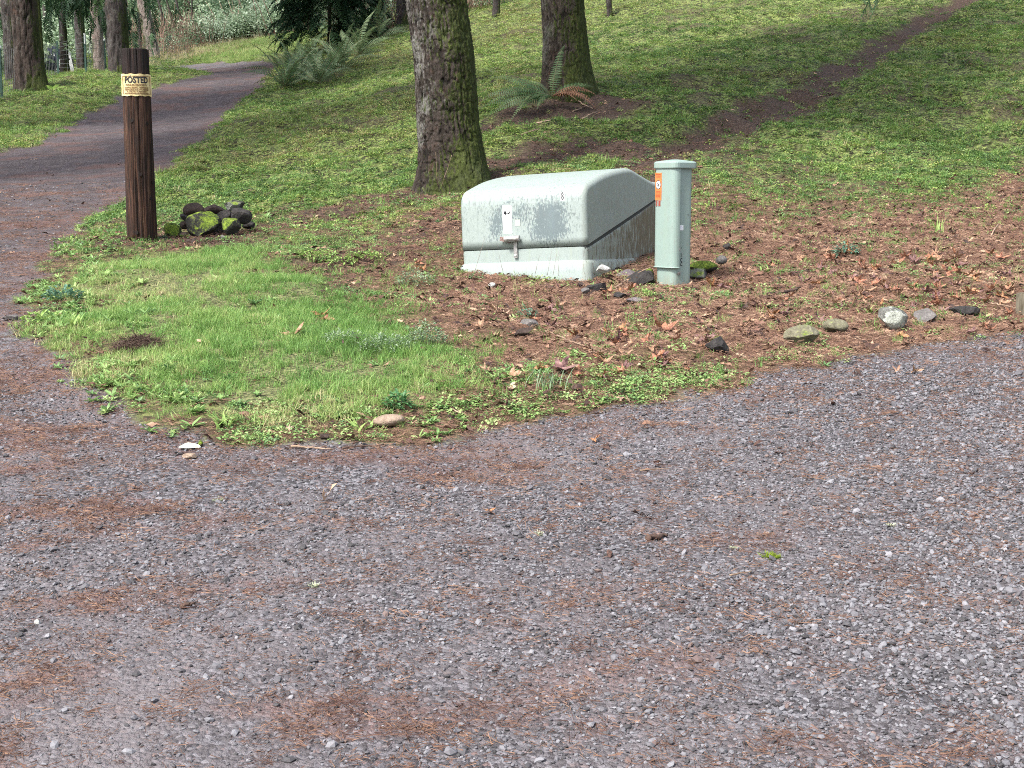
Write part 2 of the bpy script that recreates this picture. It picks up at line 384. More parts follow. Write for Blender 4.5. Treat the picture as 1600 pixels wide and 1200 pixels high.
for k in range(9):
    V, F = ICO[1]; V = V @ rand_rot(); V = V * [1, random.uniform(.6, .9), random.uniform(.4, .65)]
    V = V * rng.uniform(.75, 1.2, (len(V), 1)); stones.append(mesh('stone', V, F, ms.m))
proto_col('stone', stones)
M_NEEDLE = leaf_mat('fallen_needles', [(0, (.05, .024, .02)), (.45, (.125, .066, .043)), (.8, (.25, .15, .10)), (1, (.43, .31, .215))], .8, 0)
def needle_bunch(n, spread, L, dirn=None):
    V, F = [], []
    for i in range(n):
        a = random.uniform(0, 2 * PI) if dirn is None else random.gauss(dirn, .5); l = L * random.uniform(.6, 1.2); c = np.array([random.gauss(0, spread), random.gauss(0, spread), random.uniform(.001, .012)])
        d = np.array([math.cos(a), math.sin(a), random.gauss(0, .22)]) * l / 2; w = np.array([-math.sin(a), math.cos(a), 0]) * .0010; u = np.array([0, 0, .0010])
        b = len(V); V += [c - d - w, c - d + w, c + u, c + d]
        V[b + 2] = c - d + u * 2
        F += [[b, b + 1, b + 3], [b + 1, b + 2, b + 3], [b + 2, b, b + 3]]
    return V, F
proto_col('needles', [mesh('needles', *needle_bunch(16, .03, .035), M_NEEDLE) for k in range(8)])
M_CHIP = leaf_mat('leaf_crumbs', [(0, (.03, .016, .013)), (.4, (.10, .05, .036)), (.75, (.22, .12, .08)), (1, (.40, .27, .18))], .7, .1)
def chips():
    V, F = [], []
    for i in range(5):
        c = np.array([random.gauss(0, .03), random.gauss(0, .03), .006]); s = random.uniform(.007, .02); R = rot('Z', random.uniform(0, 6)) @ rot('X', random.gauss(0, .5))
        q = np.array([[-1.5, -.35, .1], [0, -.5, .3], [1.4, -.1, 0], [.6, .45, .35], [-.5, .4, .1]]) * s * rng.uniform(.7, 1.2, (5, 1)); b = len(V)
        V += list(q @ R.T + c); F += [[b, b + 1, b + 2, b + 3, b + 4]]
    return V, F
proto_col('chips', [mesh('chips', *chips(), M_CHIP) for k in range(8)])
def blade(V, F, base, a, L, w, lean, seg=3, curl=1.0):
    b = len(V); dx, dy = math.cos(a), math.sin(a)
    for i in range(seg + 1):
        t = i / seg; out = lean * t ** (1.6) * L; z = L * (t - .35 * curl * lean * t * t)
        ww = w * (1 - t ** 1.5) + .0004
        p = np.array(base) + [dx * out, dy * out, z]; q = np.array([-dy, dx, 0]) * ww / 2
        V += [p - q, p + q]
    for i in range(seg): F.append([b + 2 * i, b + 2 * i + 1, b + 2 * i + 3, b + 2 * i + 2])
def tuft(n, r, L, w, lean):
    V, F = [], []
    for i in range(n):
        a = random.uniform(0, 2 * PI); blade(V, F, (random.gauss(0, r), random.gauss(0, r), -.004), a, L * random.uniform(.5, 1.15), w, random.uniform(*lean))
    return V, F
M_GRASS = leaf_mat('lawn_grass', [(0, (.06, .125, .028)), (.5, (.165, .31, .075)), (.78, (.29, .40, .12)), (1, (.46, .41, .22))], .5, .35)
proto_col('tuft', [mesh('tuft', *tuft(17, .02, .075, .0032, (.2, .9)), M_GRASS) for k in range(8)])
M_DRY = leaf_mat('dry_grass', [(0, (.20, .13, .07)), (.5, (.38, .29, .16)), (1, (.52, .46, .30))], .7, .3)
proto_col('dry', [mesh('dry', *tuft(22, .05, .42, .005, (.2, .8)), M_DRY) for k in range(5)])
def leaflet(V, F, c, n_dir, L, W, pitch, fold=.15, seg=2):
    """small rounded leaf from c along n_dir (angle), rising by pitch"""
    d = np.array([math.cos(n_dir) * math.cos(pitch), math.sin(n_dir) * math.cos(pitch), math.sin(pitch)]); w = np.array([-math.sin(n_dir), math.cos(n_dir), 0]); u = np.cross(w, d) * -1
    b = len(V); c = np.array(c, float)
    V += [c, c + d * L * .45 - w * W / 2 + u * fold * W, c + d * L * .5, c + d * L * .45 + w * W / 2 + u * fold * W, c + d * L * .85 - w * W * .3 + u * fold * W * .5, c + d * L - u * .1 * L, c + d * L * .85 + w * W * .3 + u * fold * W * .5]
    F += [[b, b + 2, b + 1], [b, b + 3, b + 2], [b + 1, b + 2, b + 5, b + 4], [b + 2, b + 3, b + 6, b + 5]]
def cover(n, R, H, L, W):
    V, F = [], []
    for i in range(n):
        r = R * math.sqrt(random.random()); a = random.uniform(0, 2 * PI); z = H * random.uniform(.25, 1) * (1 - .5 * r / R)
        leaflet(V, F, (r * math.cos(a), r * math.sin(a), z), random.uniform(0, 2 * PI), L * random.uniform(.6, 1.2), W * random.uniform(.7, 1.2), random.gauss(.1, .35))
    return V, F
M_COVER = leaf_mat('ground_cover', [(0, (.035, .06, .022)), (.35, (.08, .155, .042)), (.62, (.18, .275, .065)), (.85, (.31, .38, .10)), (1, (.30, .24, .12))], .5, .3)
proto_col('cover', [mesh('cover', *cover(15, .075, .035, .026, .02), M_COVER) for k in range(10)])
M_WEED = leaf_mat('weed_leaves', [(0, (.06, .11, .045)), (.4, (.13, .24, .09)), (.75, (.25, .38, .12)), (1, (.38, .47, .20))], .45, .3)
def rosette(n, L, W):
    V, F = [], []
    for i in range(n):
        a = 2 * PI * i / n * 1.618 * 2 + random.gauss(0, .2); k = random.uniform(.6, 1.1); leaflet(V, F, (0, 0, .006), a, L * k, W * k, random.uniform(.15, .75))
    return V, F
proto_col('rosette', [mesh('rosette', *rosette(random.randint(7, 12), .055, .017), M_WEED) for k in range(6)])
proto_col('chickweed', [mesh('chickweed', *cover(22, .06, .028, .017, .013), M_WEED) for k in range(6)])
M_HERB = leaf_mat('herb_leaves', [(0, (.04, .09, .045)), (.5, (.09, .17, .08)), (1, (.22, .30, .17))], .5, .25)
M_MOSSB = leaf_mat('moss_tufts', [(0, (.07, .10, .01)), (.5, (.17, .24, .02)), (1, (.30, .36, .04))], .8, .2)
def moss_tuft():
    V, F = [], []
    for i in range(26):
        a = random.uniform(0, 2 * PI); r = abs(random.gauss(0, .012)); blade(V, F, (r * math.cos(a), r * math.sin(a), 0), a, random.uniform(.006, .014), .004, random.uniform(.2, 1), 1)
    return V, F
proto_col('moss', [mesh('moss', *moss_tuft(), M_MOSSB) for k in range(5)])

def ground_scatter():
    # crushed stones lying on the packed drive
    x, y = candidates(2.5, 10.5, 11500, .42, lambda y: np.clip(1.3 - y * .11, .16, 1), pad=1.1)
    z = zones(x, y); coarse = np.clip(fbm(x * .45, y * .8, s=41) * 1.9 - .50 + .22 * x, .10, 1)
    k = (z['gravel'] > .55) & (rng.uniform(size=len(x)) < coarse * (1 - .45 * z['drift'])); x, y, c = x[k], y[k], coarse[k]
    s = np.exp(rng.normal(math.log(.0047), .38, len(x))) * (.85 + .4 * c)
    scatter('gravel_stones', 'stone', np.stack([x, y, height(x, y) + s * .25], 1), s, rng.uniform(size=len(x)) ** .95, tilt=.35, label='loose crushed dark grey stones on the drive')
    # sparse larger stones
    x, y = candidates(2.5, 16, 42, .42); z = zones(x, y); k = (z['gravel'] > .3); x, y = x[k], y[k]
    s = rng.uniform(.009, .017, len(x)); scatter('gravel_pebbles', 'stone', np.stack([x, y, height(x, y) + s * .2], 1), s, rng.uniform(size=len(x)), tilt=.3, label='bigger loose pebbles scattered over the drive')
    # fallen needles
    x, y = candidates(2.5, 16, 1150, .43, lambda y: np.clip(1.6 - y * .085, .25, 1), pad=1.3); z = zones(x, y)
    p = z['drift'] * .34 + z['gravel'] * .13 + z['litter'] * .9 * (y > 0) + z['soil'] * .3 + (1 - z['gravel']) * .03
    k = rng.uniform(size=len(x)) < p; x, y = x[k], y[k]; lit = z['litter'][k]
    scatter('needle_litter', 'needles', np.stack([x, y, height(x, y)], 1), rng.uniform(.6, 1.15, len(x)), rng.beta(2, 2, len(x)) * .8 + lit * .2, tilt=.1, label='red brown fallen fir needles')
    x, y = candidates(4.5, 22, 330, .43, lambda y: np.clip(1.4 - y * .05, .3, 1), pad=1.3); z = zones(x, y)
    k = rng.uniform(size=len(x)) < z['litter'] * .75 + z['soil'] * .3 + z['weeds'] * .12 + z['lawn'] * .02 + .02 * z['gravel']; x, y = x[k], y[k]
    scatter('leaf_crumbs', 'chips', np.stack([x, y, height(x, y)], 1), rng.uniform(.4, 1.15, len(x)), rng.uniform(size=len(x)) ** 1.5, tilt=.35, label='crumbled brown leaves and bark bits')
    # grass of the island
    x, y = candidates(5, 13, 1500, .42, lambda y: np.clip(1.5 - y * .07, .3, 1)); z = zones(x, y); n = fbm(x * 2.5, y * 2.5, s=60)
    k = rng.uniform(size=len(x)) < z['lawn'] * np.clip(n * 3.4 - .95, .10, 1) + (.03 + .16 * sstep(.9, 0, sdist(LAWN, x, y)) * sstep(.45, .6, n)) * (1 - z['gravel']) * (y > 6) ; x, y, n = x[k], y[k], n[k]
    fr = sstep(.6, 0, np.abs(sdist(LAWN, x, y))) 
    t = .60 + (fbm(x * .9, y * .9, s=61) - .5) * .9 + (fbm(x * 5, y * 5, s=62) - .5) * .5 + rng.normal(0, .13, len(x)) + fr * .16 * sstep(7.2, 6.2, y)
    scatter('island_grass', 'tuft', np.stack([x, y, height(x, y)], 1), rng.uniform(.42, .85, len(x)) * (.75 + .5 * n), t, tilt=.25, label='bright green grass on the drive island')
    # far lit meadow and verge grass
    x, y = candidates(14, 60, 40, .42); z = zones(x, y); left = sstep(-.20, -.27, x / y)
    k = rng.uniform(size=len(x)) < np.clip(z['lawn'] + (1 - z['gravel']) * left * .5, 0, 1) * (1 - z['gravel']); x, y, w = x[k], y[k], z['lawn'][k]
    scatter('verge_grass', 'tuft', np.stack([x, y, height(x, y)], 1), rng.uniform(.8, 1.7, len(x)) * (1 + .5 * w), .60 + rng.normal(0, .2, len(x)) + w * .2, tilt=.2, label='grass on the far verge of the drive')
    x, y = candidates(40, 60, 170, .42); k = sdist(FAR_GRASS, x, y) < .5; x, y = x[k], y[k]
    k = zones(x, y)['gravel'] < .3; x, y = x[k], y[k]
    scatter('meadow_grass', 'tuft', np.stack([x, y, height(x, y)], 1), rng.uniform(1.0, 1.9, len(x)), .76 + rng.normal(0, .07, len(x)), tilt=.2, label='bright lit grass of the clearing at the end of the drive')
    # broadleaf weeds along the edge of the island and through the litter
    x, y = candidates(5, 13, 480, .42); z = zones(x, y); n = fbm(x * 3.5, y * 3.5, s=71); di = sdist(ISL, x, y)
    edge = sstep(-.75, -.2, di) * sstep(.08, -.02, di) * sstep(1.5, -1, x)
    k = rng.uniform(size=len(x)) < np.clip(z['weeds'] * 1.0 + edge * .55 + (1 - z['gravel']) * .05 + z['litter'] * .04, 0, 1) * sstep(.42, .56, n) * (.35 + .65 * sstep(1.5, -.5, x)); x, y = x[k], y[k]
    scatter('edge_weeds', 'rosette', np.stack([x, y, height(x, y)], 1), rng.uniform(.35, .95, len(x)) * np.where(x < -1.2, 1.15, .8), .66 + rng.normal(0, .17, len(x)), tilt=.15, label='pale green rosette weeds at the island edge')
    x, y = candidates(5, 15, 800, .42); z = zones(x, y); n = fbm(x * 2.1, y * 2.1, s=81); n5 = fbm(x * 7, y * 7, s=83)
    soilish = np.maximum(z['soil'], z['litter'])
    k = rng.uniform(size=len(x)) < (1 - z['gravel']) * np.clip(z['weeds'] * .9 + .5 * (1 - z['lawn']) * (1 - soilish * .6), 0, 1) * sstep(.46, .58, n * .5 + n5 * .5 - soilish * .04 + z['weeds'] * .06); x, y = x[k], y[k]
    scatter('chickweed', 'chickweed', np.stack([x, y, height(x, y)], 1), rng.uniform(.45, 1.05, len(x)), .52 + rng.normal(0, .2, len(x)) + .15 * sstep(8.5, 6.5, y), tilt=.15, label='patches of small leaved chickweed')
    # low mossy ground cover of the bank
    x, y = candidates(9.5, 50, 340, .40, lambda y: np.clip(1.30 - y * .033, .22, 1), pad=1.0); z = zones(x, y); n = fbm(x * 1.3, y * 1.3, s=91); n2 = fbm(x * .35, y * .35, s=93)
    n3 = fbm(x * 3.5, y * 3.5, s=97)
    p = (1 - z['gravel']) * (1 - z['soil'] * .9) * (1 - z['litter'] * .93) * (1 - z['lawn'] * .9) * (.38 + .62 * sstep(.40, .50, n * .5 + n3 * .5)) * sstep(10, 12.5, y + .6 * np.maximum(x, 0) * .3)
    k = rng.uniform(size=len(x)) < p; x, y, n, n2 = x[k], y[k], n[k], n2[k]
    yel = sstep(2.2, .3, np.abs(x + 2.2 + (y - 22) * .12)) * sstep(14, 19, y) + sstep(1.8, .4, np.abs(x + .3)) * sstep(17, 21, y)
    t = .56 + (n2 - .5) * .9 + (n3[k] - .5) * .5 + rng.normal(0, .2, len(x)) + .20 * np.clip(yel, 0, 1)
    sc = rng.uniform(.6, 1.1, len(x)) * (1 + .018 * np.maximum(y - 14, 0))
    scatter('ground_cover', 'cover', np.stack([x, y, height(x, y) - .008], 1), sc, t, tilt=.2, label='low leafy green cover on the shaded bank')
    k2 = rng.uniform(size=len(x)) < .22
    scatter('bank_grass', 'tuft', np.stack([x[k2], y[k2], height(x[k2], y[k2])], 1), rng.uniform(.6, 1.2, k2.sum()), t[k2] - .05, tilt=.3, label='thin short grass among the ground cover')
ground_scatter()

# ------------------------------------------------------------------ cabinet and pedestal
def yaw_frame(o, yaw, pitch=0., roll=0.):
    R = rot('Z', yaw) @ rot('X', pitch) @ rot('Y', roll); return np.array(o, float), R
def on_plane(fr, px, py, y0=0.0, axis=1):
    """pixel -> local coordinates on the local plane y = y0 (or x = y0 with axis 0)"""
    o, R = fr; r = R.T @ ray(px, py); s = R.T @ (np.array([0, 0, EYE]) - o); t = (y0 - s[axis]) / r[axis]; return s + r * t
def text_mesh(body, size, mat, align='CENTER', font_space=1.0, sx=1.0, bold=0.0):
    cu = bpy.data.curves.new('lettering', 'FONT'); cu.body = body; cu.size = size; cu.align_x = align; cu.align_y = 'CENTER'; cu.space_character = font_space; cu.offset = bold
    cu.resolution_u = 3
    o = bpy.data.objects.new('lettering', cu); col.objects.link(o); bpy.context.view_layer.update()
    me = bpy.data.meshes.new_from_object(o.evaluated_get(bpy.context.evaluated_depsgraph_get())); bpy.data.objects.remove(o); bpy.data.curves.remove(cu)
    V = np.array([v.co[:] for v in me.vertices]).reshape(-1, 3); F = [list(p.vertices) for p in me.polygons]; bpy.data.meshes.remove(me)
    V[:, 0] *= sx; return V, F

def fiberglass(name, base, grime=1.0):
    m = Mat(name, .5, .4); P = m.obj(); x, y, z = m.sep(P)[0], m.sep(P)[1], m.sep(P)[2]
    n1 = m.noise(m.scaled(P, (1, 1, .45)), 90, 4, .7); n2 = m.noise(P, 9, 4); n3 = m.noise(m.scaled(P, (1, 1, .3)), 45, 3, .7)
    c = m.mix(m.ramp(n2, [(.3, 0.), (.7, .5)]), base, tuple(v * .88 for v in base))
    return m, P, (x, y, z), (n1, n2, n3), c
def blob(m, P, c, r):
    v = m.N.new('ShaderNodeVectorMath'); v.operation = 'SUBTRACT'; m.set(v.inputs[0], P); v.inputs[1].default_value = c
    v2 = m.N.new('ShaderNodeVectorMath'); v2.operation = 'DIVIDE'; m.t.links.new(v.outputs[0], v2.inputs[0]); v2.inputs[1].default_value = r
    v3 = m.N.new('ShaderNodeVectorMath'); v3.operation = 'LENGTH'; m.t.links.new(v2.outputs[0], v3.inputs[0]); return m.ramp(v3.outputs['Value'], [(.15, 1.), (1., 0.)])

def build_cabinet():
    W, YAW = .925, math.radians(-28)
    C = at_depth(917, 409, 9.0)                                           # crease at the near corner
    fr0 = yaw_frame(C, YAW, math.radians(-1.8), math.radians(-3.2)); R = fr0[1]
    o = C + R @ np.array([-W / 2, 0, -.10]); fr = (o, R)
    root = empty('utility_cabinet', o, Matrix(R.tolist()).to_euler())
    tag(root, 'low mint green fiberglass utility cabinet with dark mildew stains, set on the bank', 'utility cabinet')
    sp = on_plane(fr, 1020, 314.5, W / 2, 0); seam_y, seam_z = sp[1], sp[2]
    rp = on_plane(fr, 966, 263, W / 2 - .05, 0); ep = on_plane(fr, 1017, 285, W / 2 - .03, 0)
    D = 1.32; slope = (seam_z - .20) / seam_y; zs = lambda y: .20 + slope * y
    top = [(0, .49), (.004, .53), (.018, .563), (.042, .588), (.078, .604), (rp[1] * .5, (.607 + rp[2]) / 2 + .012), (rp[1], rp[2]), (rp[1] + .12, rp[2] + .004), (rp[1] + .24, rp[2] - .022)]
    b = (ep[2] - (rp[2] - .022)) / (ep[1] - rp[1] - .24 + 1e-6)
    b = max(-1.2, min(-.25, b)); y1 = rp[1] + .24; yb = D
    zb = zs(D) + .075; top += [(ep[1], ep[2]), (D - .07, zb + .015), (D - .02, zb - .005), (D, zb - .045)]
    # smooth the top line
    tp = np.array(top); 
    for _ in range(2):
        q = [tp[0]]
        for i in range(len(tp) - 1): q += [tp[i] * .75 + tp[i + 1] * .25, tp[i] * .25 + tp[i + 1] * .75]
        q.append(tp[-1]); tp = np.array(q)
    g = .0028
    prof = np.vstack([[[0, .20 + g]], [[0, z] for z in np.linspace(.26, .46, 5)], tp, [[D, zs(D) + g]]])
    def loft(prof, W, r, fixed_first_last, rings=5, bulge=0.0):
        """profile (y,z) swept across the width, its side edges rounded by r"""
        n = len(prof); T = np.roll(prof, -1, 0) - np.roll(prof, 1, 0); T[0] = prof[1] - prof[0]; T[-1] = prof[-1] - prof[-2]
        N = np.stack([T[:, 1], -T[:, 0]], 1); N /= np.linalg.norm(N, axis=1)[:, None] + 1e-9       # inward
        for _ in range(4):
            M = N.copy(); M[1:-1] = N[:-2] * .25 + N[1:-1] * .5 + N[2:] * .25; N = M
        if fixed_first_last:
            sd = prof[-1] - prof[0]; sd = sd / np.linalg.norm(sd); N[0] = sd; N[-1] = -sd
        us, ins = [], []
        for k in range(rings + 1):
            a = PI / 2 * k / rings; us.append(-W / 2 + r * (1 - math.cos(a))) ; ins.append(r * (1 - math.sin(a)))
        us2 = us + [u for u in np.linspace(us[-1], -us[-1], 8)[1:-1]] + [-u for u in us[::-1]]; ins2 = ins + [0] * 6 + ins[::-1]
        V = []
        for u, i_ in zip(us2, ins2):
            P = prof + N * i_; V.append(np.stack([np.full(n, u), P[:, 0], P[:, 1]], 1))
        m = len(us2); V = np.concatenate(V); F = []
        for k in range(m - 1):
            for i in range(n - 1): F.append([k * n + i, k * n + i + 1, (k + 1) * n + i + 1, (k + 1) * n + i])
            F.append([k * n + n - 1, k * n, (k + 1) * n, (k + 1) * n + n - 1])
        F += [list(range(n))[::-1], [(m - 1) * n + i for i in range(n)]]
        return V, F
    m, P, (x, y, z), (n1, n2, n3), c = fiberglass('fiberglass', (.262, .310, .294))
    sc = lambda px, py: on_plane(fr, px, py, 0.0)
    b1, b2, b3 = sc(858, 345), sc(778, 352), sc(820, 330)
    msk = m.math('MAXIMUM', blob(m, P, tuple(b1), (.25, .3, .26)), m.math('MULTIPLY', blob(m, P, tuple(b2), (.17, .3, .18)), .75))
    msk = m.math('MAXIMUM', msk, m.math('MULTIPLY', blob(m, P, tuple(b3), (.40, .3, .15)), .62))
    core = blob(m, P, tuple(sc(861, 338)), (.055, .3, .13))
    sp_ = m.math('ADD', m.math('MULTIPLY', m.math('SUBTRACT', n1, .5), 2.3), m.math('ADD', m.math('MULTIPLY', msk, .9), m.math('MULTIPLY', m.math('SUBTRACT', n2, .5), 1.3)))
    c = m.mix(m.ramp(sp_, [(.40, 0.), (.62, .9)]), c, (.10, .13, .14))
    c = m.mix(m.math('MULTIPLY', m.ramp(m.math('ADD', m.math('MULTIPLY', n3, .5), m.math('MULTIPLY', n1, .5)), [(.50, 0.), (.62, .75)]), m.ramp(z, [(.22, .25), (.45, 1.)])), c, (.13, .15, .14))
    c = m.mix(m.math('MULTIPLY', core, m.ramp(n2, [(.3, .55), (.6, .8)])), c, (.13, .165, .175))
    side = m.ramp(m.math('SUBTRACT', x, W / 2 - .035), [(0, 0.), (.02, 1.)])
    film = m.ramp(m.math('ADD', m.math('MULTIPLY', n2, .4), m.math('MULTIPLY', n1, .6)), [(.38, .1), (.58, .85)])
    c = m.mix(m.math('MULTIPLY', side, film), c, (.23, .26, .225))
    below = m.math('SUBTRACT', m.math('ADD', .20, m.math('MULTIPLY', y, slope)), z)
    low = m.math('MULTIPLY', m.ramp(below, [(0., 0.), (.01, 1.)]), side)
    g2 = m.math('ADD', n3, m.math('MULTIPLY', m.math('SUBTRACT', y, .35), .22))
    c = m.mix(m.math('MULTIPLY', low, m.ramp(g2, [(.47, .12), (.62, .92)])), c, (.10, .085, .058))
    tp_ = m.math('MULTIPLY', m.ramp(z, [(.56, 0.), (.62, 1.)]), m.math('SUBTRACT', 1., side)); c = m.mix(m.math('MULTIPLY', tp_, m.ramp(n3, [(.4, 0.), (.7, .4)])), c, (.31, .38, .31))
    str_ = m.noise(m.scaled(P, (1, 1, .06)), 34, 3, .6); front = m.ramp(below, [(0., 0.), (.01, 1.)])
    c = m.mix(m.math('MULTIPLY', front, m.ramp(str_, [(.56, 0.), (.72, .45)])), c, (.25, .29, .22))
    m.col(c); m.bump(m.math('ADD', n1, m.math('MULTIPLY', n3, .6)), .35, .004)
    V, F = loft(prof, W, .036, True); lid = link('lid', mesh('lid', V, F, m.m, True), root)
    for q in (-1, -2): lid.data.polygons[len(F) + q].use_smooth = False
    # base under the slanting seam
    e = .004
    base = np.array([[e, .085], [e, .20 - g]] + [[yy, zs(yy) - g] for yy in np.linspace(.1, D - .1, 5)] + [[D - e, zs(D) - g], [D - e, .085]])
    V, F = loft(base, W - 2 * e, .04, True); link('base', mesh('base', V, F, m.m, False), root)
    # flared foot flange with a rolled crease
    rows = [(-.03, .125), (.0, .112), (.010, .102), (.018, .088), (.020, .04), (.03, -.02), (.03, -.28)]
    V = []; k = 6; rad = .05
    for out, zz in rows:
        for cx, cy, a0 in ((W / 2, 0, -90), (W / 2, D, 0), (-W / 2, D, 90), (-W / 2, 0, 180)):
            sx = -1 if cx > 0 else 1; sy = 1 if cy == 0 else -1
            for q in range(k + 1):
                a = math.radians(a0 + 90 * q / k); rr = rad
                V.append([cx + sx * (rad - out) + rr * math.cos(a), cy + sy * (rad - out) + rr * math.sin(a), zz])
    n = 4 * (k + 1); F = [[i * n + j, i * n + (j + 1) % n, (i + 1) * n + (j + 1) % n, (i + 1) * n + j][::-1] for i in range(len(rows) - 1) for j in range(n)]
    link('foot_flange', mesh('foot_flange', V, F, m.m, True), root)
    # dark gap of the seam
    dk = Mat('seam_shadow_gap', .9).col((.05, .055, .05)).m
    gp = np.array([[.008, .18], [.008, .20 + .02], [D - .01, zs(D) + .02], [D - .01, zs(D) - .03]]); V, F = loft(gp, W - .016, .02, False, 2)
    link('seal', mesh('seal', V, F, dk), root)
    # steel hasp strap with its lock barrel
    st = Mat('weathered_steel', .45, .5); st.b.inputs['Metallic'].default_value = .6; st.col(st.ramp(st.noise(st.obj(), 60, 3), [(.35, (.20, .19, .18)), (.65, (.38, .37, .36))]))
    rust = Mat('rusty_steel', .8); rust.col(rust.ramp(rust.noise(rust.obj(), 90, 3), [(.35, (.13, .07, .06)), (.65, (.26, .20, .18))]))
    h0, h1 = sc(807, 403), sc(806, 374)
    b = MB(); b.box([(h0[0] + h1[0]) / 2, -.007, (h0[2] + h1[2]) / 2], (.026, .007, h1[2] - h0[2])); b.build('hasp_strap', st.m, root)
    b = MB(); b.tube([[h0[0], -.010, h0[2] + .018], [h0[0], -.016, h0[2] + .018]], .007, 8); b.build('rivet', Mat('bright_rivet', .3).col((.8, .8, .8)).m, root)
    c0 = sc(803, 373.5); b = MB(); b.tube([[c0[0] - .045, -.045, c0[2] + .0], [c0[0] + .055, -.028, c0[2] + .003]], .020, 14); ob = b.build('lock_barrel', st.m, root)
    b = MB(); b.tube([[c0[0] - .047, -.0455, c0[2] + .0], [c0[0] - .044, -.045, c0[2]]], .013, 12); b.build('keyhole', dk, ob)
    b = MB(); b.box([c0[0] - .05, -.024, c0[2] - .004], (.075, .018, .026), rot('Y', .25)); b.build('lock_housing', rust.m, root)
    # stickers and stencilled number
    wh = Mat('label_paper', .6); wh.col(wh.ramp(wh.noise(wh.obj(), 20, 2), [(.4, (.72, .74, .74)), (.6, (.80, .81, .82))])); bk = Mat('black_print', .6).col((.02, .02, .025)).m
    gy = Mat('grey_print', .7).col((.40, .43, .52)).m
    s0, s1 = sc(792, 321), sc(790.5, 365); w = .068; h = s0[2] - s1[2]; zc = (s0[2] + s1[2]) / 2
    b = MB(); b.box([s0[0], -.0015, zc], (w, .0015, h)); stk = b.build('warning_sticker', wh.m, root)
    b = MB(); V, F = text_mesh('DANGER', .014, None, sx=.95, bold=.0004); V = np.stack([V[:, 0] + s0[0], np.full(len(V), -.0032), V[:, 1] + zc + h / 2 - .014], 1); b.add(V, F)
    for r_ in range(7): b.box([s0[0] - .008 + random.uniform(-.004, .004), -.0028, zc - .005 - r_ * .0085], (.03 * random.uniform(.6, 1.1), .0006, .0022))
    b.build('lettering', gy, stk)['kind'] = 'stuff'
    b = MB()
    for (dx, dz, w_, h_, a) in ((-.014, .045, .024, .007, .6), (-.014, .045, .024, .007, -.6), (-.014, .045, .007, .028, 0), (-.012, .040, .013, .013, .4), (.004, .041, .018, .005, .1), (.018, .043, .022, .006, -1.0), (.013, .036, .012, .005, -.2), (.022, .05, .008, .006, -.6)):
        b.box([s0[0] + dx, -.0029, zc + dz], (w_, .0008, h_), rot('Y', a))
    b.build('hazard_mark', bk, stk)
    p = sc(809, 348); b = MB(); b.box([p[0], -.0012, p[2]], (.038, .0015, .04)); b.build('faded_sticker', Mat('faded_sticker_print', .8).col((.42, .44, .36)).m, root)
    p = sc(879, 307); V, F = text_mesh('8', .066, None, bold=.0012, sx=.62); b = MB(); b.add(np.stack([V[:, 0] + p[0], np.full(len(V), -.0015), V[:, 1] + p[2]], 1), F)
    bx = MB(); bx.box([p[0], -.0007, p[2]], (.03, .001, .052)); nm = bx.build('number_plate', wh.m, root); b.build('digit', bk, nm)
    return fr
CAB = build_cabinet()

